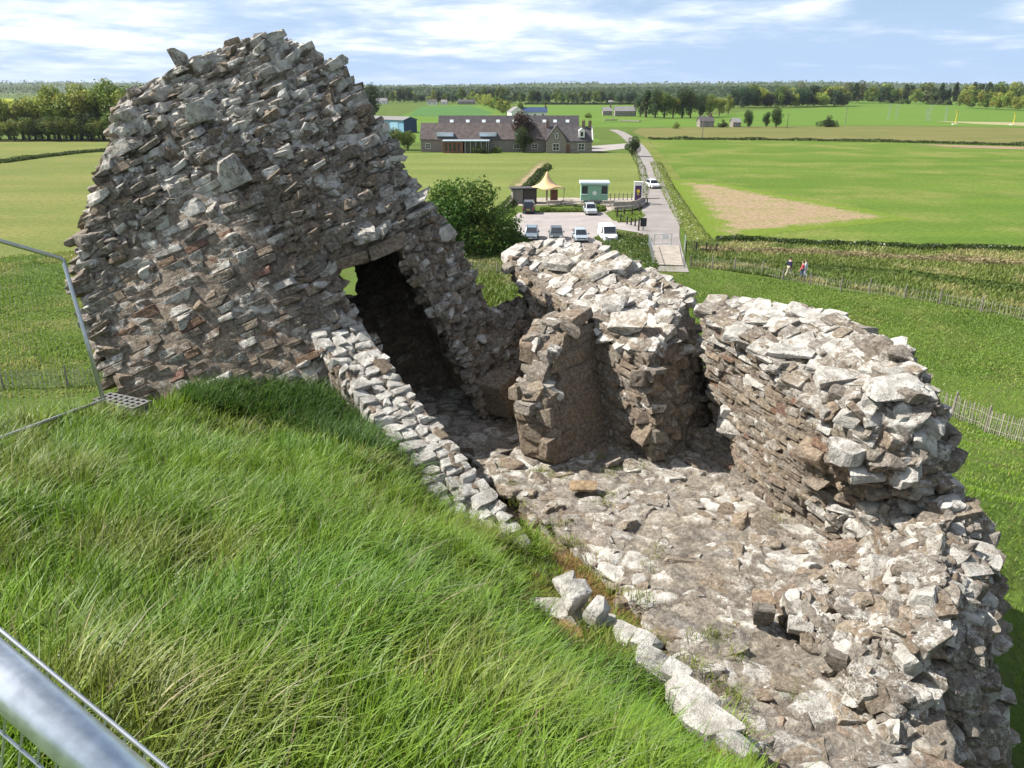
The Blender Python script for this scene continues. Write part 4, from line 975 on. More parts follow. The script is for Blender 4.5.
# single trees and bushes of the plain
tree_at('garden_tree', 'purple', 522, 151, 114, .80, label='dark purple leaved tree top growing against the farm range', cat='tree')
tree_at('garden_tree', 'mixed', 524, 152.5, 128, 1.0, label='green bushy tree standing left of the grey stone farmhouse', cat='tree')
tree_at('roadside_tree', 'mixed', 632, 156.5, 137, 1.1, label='round dark tree at the bend in the road', cat='tree')
tree_at('hedge_bush', 'bush', 723, 127.4, 118, .95, label='trimmed dark bush in front of the far house', cat='bush')
tree_at('roadside_tree', 'mid2', 748, 127.6, 112, .85, label='small dark tree right of the far house', cat='tree')
tree_at('roadside_tree', 'mid2', 766, 127.4, 113.5, .75, label='left one of a joined pair of dark trees on the olive strip', cat='tree')
tree_at('roadside_tree', 'mid2', 776, 127.4, 110, .95, label='right taller one of a joined pair of dark trees on the olive strip', cat='tree')
tree_at('hedge_bush', 'bush', 827, 127, 113.5, 1.15, label='wide rounded dark bush alone on the olive strip', cat='bush')
tree_at('hedge_bush', 'bushl', 677, 128.5, 120.5, .8, label='small bush left of the far house', cat='bush')
tree_at('hedge_bush', 'bushl', 588, 118, 111.5, .9, label='small bush left of the grey roofed cottages', cat='bush')
for px, b, top, lab in ((393,150,128,'leafy bush left of the pair below the blue shed'),(408,150,131,'leafy bush right of the pair below the blue shed')):
    tree_at('garden_bush', 'mid0', px, b, top, 1.2, label=lab, cat='bush', group='bushes below the blue shed')
for px, b, top, key, lab in ((477,153,142,'bushl','pale green garden bush right of the glass front'),(484,153.5,143,'bush','dark garden bush beside the glass front'),(497,153,144,'bushl','low garden bush between glass front and garden tree')):
    tree_at('garden_bush', key, px, b, top, .9, label=lab, cat='bush')
tree_at('dark_tree', 'mid2', 372, 118, 88, 1.0, label='dark tree peeping out beside the leaning block above the shed', cat='tree')
# big bush beside the car park: own dense crown
def big_bush(name, loc, h, rx, ry, seed, n_leaf, leaf, label):
    V, Fc, c = crown(seed, n_leaf, leaf/h, 30, (.085,.145,.02), 'bush', .32, (rx/h, ry/h), 0.0, .35)
    e = empty(name, loc, 0, label, 'bush'); cm = np_mesh('crown', V*h, Fc, 4, c); link('crown', cm, M_LEAF, e)
    m = MB()
    for i in range(5):
        a = i*1.3; m.tube([(math.cos(a)*.3, math.sin(a)*.3, -.1),(math.cos(a)*rx*.25, math.sin(a)*ry*.25, h*.3),(math.cos(a)*rx*.35, math.sin(a)*ry*.35, h*.5)], [.09, .06, .02], 6)
    m.build('trunk', M_BARK, e); return e
q = G(462, 250); big_bush('large_bush', (q[0], q[1], 0), 10.6, 5.4, 4.6, 71, 20000, .27, 'large dense green bush left of the car park')
q = G(502, 252); big_bush('large_bush', (q[0], q[1], 0), 5.0, 3.2, 2.8, 72, 7000, .24, 'lower grey green shrub against the right side of the large bush')
# hedges
def hedge(name, px, h, w_, n_, leaf, col, label, seed=3, flowers=0):
    pts = [Vector(G(*p)) for p in px]; rg = np.random.default_rng(seed); L = [0]
    for a, b in zip(pts[:-1], pts[1:]): L.append(L[-1]+(b-a).length)
    C = []; cc = []; Nn = []
    for _ in range(n_):
        s = rg.uniform(0, L[-1]); i = min(np.searchsorted(L, s, 'right')-1, len(pts)-2); u = (s-L[i])/(L[i+1]-L[i]); p = pts[i].lerp(pts[i+1], u)
        t_ = (pts[i+1]-pts[i]).normalized(); hh = h*(.75+.5*noise.noise(Vector((s*.13, 0, seed)))+.2*noise.noise(Vector((s*.6, 3, seed))))
        a = rg.uniform(0, math.pi); o = math.cos(a)*w_/2; z = math.sin(a)**.7*hh*rg.uniform(.75, 1.05)
        C.append((p.x-t_.y*o, p.y+t_.x*o, z)); Nn.append((-t_.y*math.cos(a), t_.x*math.cos(a), math.sin(a)+.2))
        if rg.random() < flowers and z > hh*.5: cc.append(np.array((.55,.55,.45)))
        else: cc.append(np.array(col)*(1+.3*noise.noise(Vector((s*.2, z, 1)))+rg.normal(0, .15)))
    V, Fc, c = leaf_quads(np.array(C), np.array(Nn), leaf, np.clip(np.array(cc), .01, 1), rg, .6)
    return tag(link(name, np_mesh(name, V, Fc, 4, c), M_LEAF), label, 'hedge')
hedge('field_hedge', [(716,241),(780,243.5),(860,246.5),(940,249.5),(1024,252),(1200,261)], .75, 1.0, 9000, .24, (.05,.085,.018), 'low dark hedge along the near edge of the barley field', 3, .03)
hedge('field_hedge', [(648,139.6),(760,140.2),(880,142),(1024,146),(1250,152)], 1.0, 2.0, 6000, .5, (.055,.085,.022), 'thin hedge along the far edge of the barley field', 4)
hedge('field_hedge', [(838,100.5),(870,101.2),(906,104.2)], 5, 8, 1800, 2.2, (.06,.095,.02), 'clipped dark hedge high on the hill field', 5)
hedge('field_hedge', [(928,104.5),(950,105.2)], 4, 6, 700, 2, (.05,.075,.02), 'short hedge right of the clipped hedge on the hill', 6)
hedge('field_hedge', [(-60,166),(0,163),(40,157.5),(80,153),(118,150.5),(160,148)], .9, 3.0, 5000, .55, (.09,.135,.03), 'weedy green strip crossing the left crop field', 7)
hedge('field_hedge', [(490,221),(512,203),(526,190),(540,174),(548,168)], 1.2, 1.6, 3500, .35, (.055,.08,.022), 'rough dark hedge beside the farm track left of the car park', 8)
hedge('field_hedge', [(541,212),(560,211.5),(585,211.5),(604,210.5)], .8, 1.6, 2600, .26, (.09,.14,.02), 'low green hedge between terrace and car park', 9)
hedge('field_hedge', [(525,104.4),(560,104.6),(640,104.6),(690,104.4)], 2.2, 4, 2500, 1.8, (.04,.06,.02), 'dark straight hedge in front of the far tree belt', 10)
hedge('ditch_growth', [(716,262),(780,266),(860,272),(940,280),(1024,291),(1150,306)], .55, 2.2, 6000, .26, (.07,.115,.022), 'dark green growth along the ditch beyond the walkers', 14)
hedge('ditch_growth', [(700,251),(780,254),(860,257),(940,261),(1024,267),(1150,276)], .7, 1.6, 4500, .26, (.34,.30,.15), 'band of dry yellow growth below the barley field hedge', 15)
hedge('cow_parsley', [(656,163),(666,186),(680,210),(694,232),(702,241)], .7, 2.6, 3600, .24, (.19,.24,.05), 'tall weeds with white flowers on the right road verge', 11, .10)
hedge('cow_parsley', [(632,150),(641,168),(645,185),(641,199)], .8, 1.6, 1800, .28, (.14,.18,.05), 'tall weeds with white flowers on the left road verge', 12, .08)
hedge('cow_parsley', [(610,238),(622,243),(632,252),(638,264),(632,272)], .55, 4.0, 5200, .28, (.085,.14,.025), 'lush weeds left of the metal gate', 13, .03)
# ------------------------------------------------------------------ buildings
M_STONE = simple('grey_house_stone', (.23,.205,.18), .9, 0, .25, 2.5, bump=.6)
M_SLATE = simple('dark_slate', (.075,.068,.072), .75, 0, .25, 1.5, bump=.3)
M_SLATE2 = simple('purple_slate', (.085,.068,.065), .8, 0, .3, 1.0, bump=.3)
M_WHITE = simple('white_render', (.72,.70,.66), .85, 0, .06, 2)
M_WPAINT = simple('white_paint', (.78,.78,.76), .5, 0, .04, 3)
M_GLASS = simple('dark_window_glass', (.03,.035,.04), .12, 0, .1, 1, spec=.6)
M_ROOFLIGHT = simple('roof_light', (.62,.66,.70), .3, 0, .06, 1)
M_TIMBER = simple('red_timber', (.22,.10,.065), .8, 0, .2, 4)
M_BLUE = simple('pale_blue_cladding', (.22,.42,.58), .6, 0, .06, 1)
M_NAVY = simple('navy_roof_and_shaded_end', (.035,.06,.13), .6, 0, .1, 1)
M_GREYROOF = simple('grey_roof', (.19,.185,.185), .8, 0, .12, 1)
M_BRICK = simple('chimney_brick', (.20,.14,.11), .9, 0, .2, 4)
M_LEAD = simple('blue_grey_flat_roof', (.34,.42,.48), .55, 0, .08, 1)
def wall_gable(e, name, x0, x1, y0, y1, h, ridge, mat, axis='x'):
    """walls with gables; ridge along axis"""
    m = MB()
    if axis == 'x': m.prism([(y0, 0), (y1, 0), (y1, h), ((y0+y1)/2, ridge), (y0, h)], x0, x1, 'x')
    else: m.prism([(x0, 0), (x1, 0), (x1, h), ((x0+x1)/2, ridge), (x0, h)], y0, y1)
    return m.build(name, mat, e)
def roof_gable(e, x0, x1, y0, y1, h, ridge, mat, axis='x', ov=.25, th=.18, name='roof'):
    m = MB(); a, b = (y0, y1) if axis == 'x' else (x0, x1); c = (a+b)/2; s = (ridge-h)/(c-a)
    poly = [(a-ov, h-s*ov+.02), (c, ridge+.02), (b+ov, h-s*ov+.02), (b+ov, h-s*ov+th+.02), (c, ridge+th+.02), (a-ov, h-s*ov+th+.02)]
    m.prism(poly, (x0 if axis == 'x' else y0)-ov, (x1 if axis == 'x' else y1)+ov, 'x' if axis == 'x' else 'y')
    return m.build(name, mat, e)
def window(e, x, y, z, w_, h, bars=(1, 1), fm=None, face=-1):
    fm = fm or M_WPAINT; m = MB(); t_ = .11
    for (cx, cz, sx_, sz_) in ((x, z-h/2, w_, t_), (x, z+h/2, w_, t_), (x-w_/2, z, t_, h+t_), (x+w_/2, z, t_, h+t_)): m.box((cx, y+face*.04, cz), (sx_, .12, sz_))
    for i in range(bars[0]): m.box((x-w_/2+w_*(i+1)/(bars[0]+1), y+face*.035, z), (.07, .1, h))
    for i in range(bars[1]): m.box((x, y+face*.033, z-h/2+h*(i+1)/(bars[1]+1)), (w_, .09, .07))
    f = m.build('window', fm, e); MB().box((x, y+face*.01, z), (w_, .05, h)).build('pane', M_GLASS, f); return f
def chimney(par, x, y, z, w_, d_, h):
    m = MB().box((x, y, z+h/2), (w_, d_, h)); m.box((x, y, z+h+.06), (w_+.16, d_+.16, .12))
    for s in (-.25, .25): m.cyl((x+s*w_, y, z+h+.1), (x+s*w_, y, z+h+.5), .12, 8)
    return m.build('chimney', M_BRICK, par)
# grey stone farmhouse
s_ = mpx(153); q = G(569, 153); e = empty('farmhouse', (q[0], q[1]+3, 0), 0, 'grey stone farmhouse with steep front gable and dormer', 'house')
wall_gable(e, 'wall', -6, 6, -2.6, 4.2, 3.0, 6.3, M_STONE)
rf = roof_gable(e, -6, 6, -2.6, 4.2, 3.0, 6.3, M_SLATE)
wall_gable(e, 'front_gable_wall', -6.0, -.8, -3.6, 1.0, 3.4, 6.9, M_STONE, 'y')
roof_gable(e, -6.0, -.8, -3.6, 1.0, 3.4, 6.9, M_SLATE, 'y', .2, name='gable_roof')
window(e, -3.5, -3.6, 1.55, 1.6, 1.7); window(e, -3.4, -3.6, 4.35, .7, 1.1, (0, 1)); window(e, 3.2, -2.6, 1.55, 1.6, 1.6)
d_ = MB().box((3.3, -1.45, 4.7), (1.5, 1.7, 1.7)); d_.prism([(2.4, 5.5), (4.2, 5.5), (3.3, 6.2)], -2.4, .2); dm = d_.build('dormer', M_WPAINT, e); MB().box((3.3, -2.32, 4.7), (.7, .06, 1.1)).build('pane', M_GLASS, dm)
MB().box((-.3, -2.66, 1.05), (.95, .12, 2.1)).build('door', M_TIMBER, e)
MB().prism([(-2.6, 3.0), (.8, 6.3), (4.2, 3.0), (4.2, 3.32), (.8, 6.62), (-2.6, 3.32)], 6.02, 6.3, 'x').build('verge_board', M_WPAINT, e)
for x in (-5.6, 3.9, 5.6): chimney(rf, x, .8, 6.1, .8, .8, 1.6)
# long farm range: two parallel roofs with rooflights, glass front
q = G(482, 153); e = empty('farm_range', (q[0], q[1]+4, 0), 0, 'long dark roofed farm range with glazed front and rooflights', 'building')
wall_gable(e, 'wall', -16.5, 17, 0, 9, 3.2, 7.0, M_STONE); rf = roof_gable(e, -16.5, 17, 0, 9, 3.2, 7.0, M_SLATE2)
wall_gable(e, 'rear_wall', -12.5, 26.5, 9.6, 18, 3.4, 8.6, M_STONE); rr = roof_gable(e, -12.5, 26.5, 9.6, 18, 3.4, 8.6, M_SLATE, name='rear_roof')
for i, x in enumerate((-9, -4.5, 0, 4, 8.6, 12.6, 17, 20, 23.5)):
    sl = 5.2/4.2; yy = 12.6; zz = 3.4+(yy-9.6)*sl+.24
    MB().box((0, 0, 0), (1.0, .9, .06), M=Matrix.Rotation(math.atan(sl), 3, 'X')).build('rooflight', M_ROOFLIGHT, e, loc=(x, yy, zz))
for x, w_ in ((-10, 4.6), (1.5, 4.6), (10.5, 3.2)):
    m = MB().box((x, .9, 4.35), (w_, 1.6, .9)); dm = m.build('dormer', M_LEAD, e); MB().box((x, .07, 4.35), (w_-.4, .06, .6)).build('pane', M_ROOFLIGHT, dm)
MB().box((-4.2, -2.4, 3.05), (12.4, 5.0, .22)).build('porch_roof', M_LEAD, e)
MB().box((-7.6, -2.3, 1.47), (5.2, 4.2, 2.92)).build('timber_front', M_TIMBER, e)
gf = MB().box((-1.4, -2.3, 1.46), (6.4, 4.2, 2.90)).build('glass_front', M_GLASS, e)
fm = MB()
for x in (-4.4, -3.0, -1.6, -.2, 1.2, 1.75): fm.box((x, -4.46, 1.46), (.12, .12, 2.9))
fm.build('mullion', simple('pale_mullion', (.45,.47,.46), .5), gf)
for x in (-9.4, -8.3, -7.2, -6.1): MB().box((x, -4.43, 1.5), (.6, .07, 2.0)).build('pane', M_GLASS, e)
window(e, -14.6, 0, 1.5, 1.2, 1.3); window(e, 9.5, 0, 1.4, 2.2, 1.2, (2, 0)); window(e, 14, 0, 1.4, 1.6, 1.2)
# blue shed
q = G(404, 133); e = empty('blue_shed', (q[0], q[1], 0), R(-38), 'blue clad agricultural shed with low grey roof', 'shed')
wall_gable(e, 'wall', -24, 0, 0, 7, 4.6, 5.6, M_BLUE)
MB().prism([(.02, .02), (6.98, .02), (6.98, 4.55), (3.5, 5.5), (.02, 4.55)], .02, .12, 'x').build('end_wall', M_NAVY, e)  # navy end: the shaded end's tone is put into its cladding colour
roof_gable(e, -24, 0, 0, 7, 4.6, 5.6, M_GREYROOF, 'x', .4)
MB().box((-5, -.05, 2), (4, .12, 4)).build('door', simple('light_blue_door', (.32,.52,.66), .5), e)
# white cottage with barn gable
def cottage(px0, px1, pyb, hpx, roofm, wallm, label, name='cottage', depth=7, rz=0, chim=True, nwin=3, eave=.55):
    s = mpx(pyb); w_ = (px1-px0)*s; h = hpx*s; q = G((px0+px1)/2, pyb)
    e = empty(name, (q[0], q[1]+depth/2, 0), rz, label, 'house')
    wall_gable(e, 'wall', -w_/2, w_/2, -depth/2, depth/2, h*eave, h, wallm); rf = roof_gable(e, -w_/2, w_/2, -depth/2, depth/2, h*eave, h, roofm)
    for i in range(nwin): window(e, -w_/2+w_*(i+.5)/nwin, -depth/2, h*eave*.5, 1.2, h*eave*.42, (1, 0))
    if chim: chimney(rf, w_/2-.8, 0, h-.3, .9, .9, 1.5)
    return e
e = cottage(523, 547, 117.6, 9.4, M_NAVY, M_WHITE, 'white cottage with dark blue slate roof beyond the farm', depth=8)
s = mpx(118); q = G(516, 118); e = empty('barn', (q[0], q[1]+6, 0), R(12), 'white walled barn with its gable end facing, left of cottage', 'barn')
wall_gable(e, 'wall', -3.9, 3.9, -6, 6, 3.2, 5.9, M_WHITE, 'y'); roof_gable(e, -3.9, 3.9, -6, 6, 3.2, 5.9, M_GREYROOF, 'y'); window(e, 0, -6, 2.2, 1.0, 1.0)
cottage(603, 612, 115.5, 7.5, M_GREYROOF, M_STONE, 'small grey cottage left of the long grey roofed house', nwin=1)
cottage(615, 636, 116.4, 9, M_GREYROOF, M_STONE, 'long grey roofed house right of the small cottage', nwin=4)
cottage(700, 713.5, 127.2, 9.6, M_SLATE, M_STONE, 'far house with dark panelled roof behind the trimmed bush', depth=7, nwin=2)
cottage(733, 740.5, 127.2, 8.0, M_GREYROOF, M_STONE, 'pale gable of an outbuilding right of the trimmed bush', 'outbuilding', 6, nwin=1, chim=False)
cottage(376, 387, 104.2, 5.6, M_GREYROOF, M_WHITE, 'distant pale house just right of the leaning block', nwin=2)
cottage(427, 437, 105, 5, M_SLATE, M_WHITE, 'distant white house left in the far hamlet', nwin=2)
cottage(441, 447, 104.6, 4.4, M_GREYROOF, M_WHITE, 'distant white gable in the middle of the far hamlet', nwin=1)
cottage(458, 475, 104.4, 4.4, M_SLATE, M_STONE, 'distant low dark roofed house right in the far hamlet', nwin=3)
cottage(609, 613, 104, 3.4, M_GREYROOF, M_WHITE, 'tiny white house at the end of the far tree belt', nwin=1)
# farm wall
for (a, b, lab) in (((604,121.5),(617,121.3),'low grey stone field wall beyond the farmhouse'),((620,121.8),(640,122.6),'dark low stone wall by the road beyond the farm')):
    A, B = Vector(G(*a)), Vector(G(*b)); tag(MB().bar(A+Vector((0,0,.7)), B+Vector((0,0,.7)), 1.4, .5).build('field_wall', M_STONE), lab, 'wall')

# ------------------------------------------------------------------ cafe: kiosk, canopy, shed, board, wall, tables
M_KGREEN = simple('pale_green_paint', (.26,.46,.33), .55, 0, .05, 2)
M_KROOF = simple('pale_blue_roof', (.60,.72,.76), .5, 0, .04, 2)
M_CANVAS = simple('tan_canvas', (.66,.45,.25), .85, 0, .07, 2)
M_DARKWOOD = simple('dark_wood', (.075,.06,.05), .85, 0, .2, 4)
M_GREYWOOD = simple('weathered_wood', (.23,.205,.175), .9, 0, .22, 6, bump=.4)
M_STEEL = simple('galvanised_steel', (.60,.62,.64), .38, .85, .06, 14)
M_DARKST = simple('dark_paint', (.03,.032,.035), .6, 0, .1, 2)
M_PURPLE = simple('purple_panel', (.075,.04,.11), .6, 0, .05, 2)
M_YELLOW = simple('yellow_paint', (.75,.55,.05), .5, 0, .05, 2)
q = G(594.5, 203.5); e = empty('kiosk', (q[0], q[1]+1.2, 0), R(-2), 'pale green food kiosk with flat light blue roof', 'kiosk')
MB().box((0, 0, 1.55), (4.0, 2.2, 2.3)).build('body', M_KGREEN, e, .03); MB().box((0, -.1, 2.95), (4.4, 2.9, .34)).build('roof', M_KROOF, e, .04)
for x in (-1.45, 1.45):
    w_ = MB().box((x, -1.12, 1.95), (.85, .08, 1.1)).build('hatch', M_GLASS, e); MB().box((x, -1.25, 1.33), (1.0, .34, .06)).build('counter', M_KROOF, w_)
for x in (-1.2, 1.2): MB().cyl((x, -1.05, .36), (x, -.85, .36), .36, 16).build('wheel', M_DARKST, e)
MB().box((0, -1.2, .3), (1.5, .5, .3)).build('step', M_GREYWOOD, e); MB().cyl((0, -1.13, 1.5), (0, -1.18, 1.5), .32, 20).build('round_sign', M_WPAINT, e)
# canopy with concave sides
q = G(547, 203.5); e = empty('canopy', (q[0], q[1]+1, 0), 0, 'tan stretched canvas canopy rising to one central peak', 'canopy')
prof = [(0.02, 4.55), (.22, 4.2), (.5, 3.55), (.9, 3.0), (1.4, 2.65), (1.9, 2.42), (2.45, 2.2)]; m = MB(); k_ = 32
vs_ = []; fs_ = []
for i, (r_, z_) in enumerate(prof):
    for j in range(k_):
        a = 2*math.pi*j/k_; sc_ = 1+(.16*math.cos(4*a)*(r_/2.45)**2); dz = .16*math.cos(4*a)*(r_/2.45)**2
        vs_.append((r_*sc_*math.cos(a), r_*sc_*math.sin(a)*.8, z_-dz*.6))
for i in range(len(prof)-1):
    for j in range(k_): fs_.append((i*k_+j, (i+1)*k_+j, (i+1)*k_+(j+1) % k_, i*k_+(j+1) % k_))
m.add(vs_, fs_); c_o = m.build('canvas', M_CANVAS, e, smooth=True); md = c_o.modifiers.new('t', 'SOLIDIFY'); md.thickness = .03
MB().cyl((0,0,0), (0,0,4.5), .06, 8).build('pole', M_GREYWOOD, e)
for a in (0, 1.57, 3.14, 4.71): MB().cyl((2.5*math.cos(a), 2.0*math.sin(a), 0), (2.6*math.cos(a), 2.1*math.sin(a), 2.15), .05, 8).build('pole', M_GREYWOOD, e)
MB().box((1.1, .6, .9), (1.1, .6, 1.8)).build('back_panel', M_TIMBER, e)
q = G(523, 204); e = empty('shed', (q[0], q[1]+1, 0), R(8), 'dark timber shed left of the tan canopy', 'shed')
MB().box((-.9, 0, 1.05), (1.5, 1.8, 2.1)).build('wall', M_GREYWOOD, e, .02); MB().box((.95, .1, 1.1), (2.0, 1.7, 2.2)).build('store', M_DARKWOOD, e, .02); MB().box((0, -.05, 2.24), (4.1, 2.2, .12)).build('roof', M_SLATE, e); MB().box((-.9, -.94, .95), (.8, .08, 1.8)).build('door', M_GREYWOOD, e)
q = G(637.5, 204); e = empty('notice_board', (q[0], q[1], 0), R(-6), 'tall purple notice board with yellow emblem in white frame', 'sign')
MB().box((0, .1, 1.55), (1.25, .5, 3.1)).build('frame', M_WPAINT, e, .03); pn = MB().box((0, -.17, 1.5), (.92, .06, 2.3)).build('panel', M_PURPLE, e)
m = MB().box((0, -.215, 1.9), (.42, .03, .42)); m.cyl((0, -.20, 1.45), (0, -.235, 1.45), .13, 12); m.build('emblem', M_YELLOW, pn); MB().box((0, .1, 3.16), (1.4, .7, .1)).build('cap', M_WPAINT, e)
# curved low wall
cw = [G(x, y) for x, y in ((612.5,211.5),(620,211),(630,210.3),(637,208.8),(642,205.8),(642.5,202.5))]; m = MB()
for a, b in zip(cw[:-1], cw[1:]): m.bar(Vector(a)+Vector((0,0,.45)), Vector(b)+Vector((0,0,.45)), .9, .4)
e = m.build('curved_wall', simple('pale_stone_wall', (.34,.30,.26), .9, 0, .25, 2, bump=.6)); tag(e, 'low curved pale stone wall beside the notice board', 'wall')
m = MB()
for a, b in zip(cw[:-1], cw[1:]): m.bar(Vector(a)+Vector((0,0,.96)), Vector(b)+Vector((0,0,.96)), .1, .55)
m.build('coping', M_CONC, e)
def picnic(px, py, rz, lab):
    q = G(px, py); e = empty('picnic_table', (q[0], q[1], 0), rz, lab, 'table', 'picnic tables on the cafe terrace')
    MB().box((0,0,.74), (1.8,.75,.06)).build('tabletop', M_GREYWOOD, e)
    for y in (-.68, .68): MB().box((0,y,.44), (1.8,.26,.05)).build('bench', M_GREYWOOD, e)
    for x in (-.65, .65): m = MB().bar((x,-.6,0), (x,-.2,.72), .08).bar((x,.6,0), (x,.2,.72), .08).bar((x,-.68,.4), (x,.68,.4), .07); m.build('leg', M_GREYWOOD, e)
picnic(567, 205, .2, 'picnic table between the tan canopy and the kiosk'); picnic(577, 206.5, -.1, 'picnic table just left of the green kiosk'); picnic(608, 206, .3, 'picnic table right of the green kiosk'); picnic(553, 206, .1, 'picnic table under the right edge of the canopy')
# terrace fence
def rail_fence(name, px, h, n_post, label, mat=M_GREYWOOD, rails=(0.35, .75)):
    pts = [Vector(G(*p)) for p in px]; o = empty(name, pts[0], 0, label, 'fence'); L = sum((b-a).length for a, b in zip(pts[:-1], pts[1:]))
    def at(s):
        for a, b in zip(pts[:-1], pts[1:]):
            l = (b-a).length
            if s <= l: return a.lerp(b, s/l)-pts[0]
            s -= l
        return pts[-1]-pts[0]
    for i in range(n_post):
        p = at(L*i/(n_post-1)*.9999); MB().box((p.x, p.y, h/2), (.12, .12, h)).build('post', mat, o)
    m = MB()
    for z in rails:
        for i in range(n_post-1):
            a, b = at(L*i/(n_post-1)), at(L*(i+1)/(n_post-1)*.9999); m.bar((a.x, a.y, h*z), (b.x, b.y, h*z), .09, .04)
    m.build('rail', mat, o); return o
rail_fence('terrace_fence', [(606,200.5),(640,200)], 1.1, 9, 'weathered rail fence behind terrace right of the kiosk')
rail_fence('terrace_fence', [(505,213),(514,203)], 1.1, 5, 'weathered rail fence left of the dark shed')
# dark bollards and posts round the green island
for i, (px, py, h) in enumerate(((617,217.5,1.3),(620.5,222.5,1.0),(624,216,.9),(627,224.5,.9),(631,225.5,.9),(632,215.5,.9),(635,226.5,.9),(639.5,213,1.2),(638.5,231,1.5))):
    q = G(px, py); m = MB().box((0, 0, h/2), (.18, .18, h)); m.prism([(-.09, h), (.09, h), (0, h+.08)], -.09, .09)
    o = m.build('wooden_post', M_DARKWOOD, loc=(q[0], q[1], 0), bevel=.012); tag(o, 'dark square wooden post beside the entrance to the car park', 'post', 'posts round the car park entrance')
q = G(643, 230.5); e = empty('dark_sign', (q[0], q[1], 0), R(-10), 'dark square sign board on a post before the gate', 'sign')
MB().box((0, 0, .6), (.1, .1, 1.2)).build('post', M_DARKWOOD, e); MB().box((0, -.08, 1.0), (.75, .06, 1.0)).build('board', M_DARKST, e)
q = G(647, 205); e = empty('road_barrier', (q[0], q[1], 0), 0, 'dark barrier arm across the road edge by the curved wall', 'barrier')
MB().box((0, 0, .5), (.16, .16, 1.0)).build('post', M_DARKST, e); MB().bar((-.6, 0, .92), (1.8, 0, .98), .12, .08).build('arm', M_DARKST, e)

# ------------------------------------------------------------------ gate
def gate(px0, px1, h, bars, label, name='metal_gate', sign=False, z=.1):
    a, b = Vector(G(*px0)), Vector(G(*px1)); d_ = b-a; L = d_.length; e = empty(name, (a.x, a.y, z), math.atan2(d_.y, d_.x), label, 'gate' if 'gate' in name else 'railing')
    for x in (0, L): MB().cyl((x, 0, 0), (x, 0, h+.1), .045, 10).build('post', M_STEEL, e)
    m = MB()
    for zz in (.12, h): m.cyl((0, 0, zz), (L, 0, zz), .03, 8)
    k = max(2, int(L/bars))
    for i in range(1, k): m.cyl((L*i/k, 0, .12), (L*i/k, 0, h), .016, 6)
    m.build('rail', M_STEEL, e)
    if sign: MB().box((L*.62, -.05, h*.75), (.75, .03, .42)).build('sign_plate', M_WPAINT, e)
    return e
gate((654,246.5), (671,245.5), 1.15, .75, 'low galvanised gate with white sign plate across the bridge', sign=True)
gate((648.5,248), (653,266), 1.3, .25, 'galvanised railing on the left side of the footbridge', 'metal_railing')
gate((684.5,250), (683,268), 1.5, .14, 'pale open gate leaf of close bars right of the footbridge')
rail_fence('field_rails', [(686,251),(700,252.5),(716,254)], 1.1, 4, 'dark field rails running right from the open gate', M_DARKWOOD, (.4, .65, .9))

# ------------------------------------------------------------------ poles
for (px, pb, pt, lab) in ((750,127.5,114,'thin wooden pole between the two dark tree groups'),(787,127.5,114.5,'thin wooden pole right of the joined dark trees'),(845,124,109,'thin grey pole right of the wide rounded bush'),(702,139.5,117,'thin pole on the field edge below the far house'),(613,121.5,113,'thin pole above the farm yard wall')):
    q = G(px, pb); h = (pb-pt)*mpx(pb)*1.04; m = MB().tube([(0,0,0),(0,0,h)], [.16, .1], 7); m.box((0, 0, h*.93), (1.4, .1, .1)); tag(m.build('utility_pole', M_GREYWOOD, loc=(q[0], q[1], 0)), lab, 'pole')
for (px, pb, pt, lab) in ((955,124.5,112,'left of two yellow lamp masts beside the pale stubble'),(1013,125,114,'right of two yellow lamp masts beside the pale stubble')):
    q = G(px, pb); s = mpx(pb); h = (pb-pt)*s; e = empty('lamp_mast', (q[0], q[1], 0), 0, lab, 'mast'); 
    MB().tube([(0,0,0),(0,0,h)], [.2, .16], 8).build('pole', M_YELLOW, e); MB().box((0,0,h+.1), (1.2,.3,.25)).build('crossbar', M_YELLOW, e); MB().box((0,0,.15), (2.5,1.5,.3)).build('base_slab', M_WPAINT, e)
for (px, pb, pt, lab) in ((926,121,110,'grey lattice mast, left of the pair on the hill field'),(929,121,107,'grey lattice mast, right of the pair on the hill field'),(945,121.5,109,'single grey mast between lattice pair and yellow mast'),(888,120,106,'left grey mast high on the hill field'),(896,119,106,'second grey mast high on the hill field')):
    q = G(px, pb); s = mpx(pb); h = (pb-pt)*s; m = MB()
    for sx_ in (-.5, .5): m.tube([(sx_,0,0),(sx_*.5,0,h)], .07, 6)
    for i in range(8): m.bar((-.5, 0, h*i/8), (.5, 0, h*(i+1)/8), .05)
    m.box((0, 0, h), (2.0, .3, .2)); tag(m.build('lattice_mast', M_STEEL, loc=(q[0], q[1], 0)), lab, 'mast')

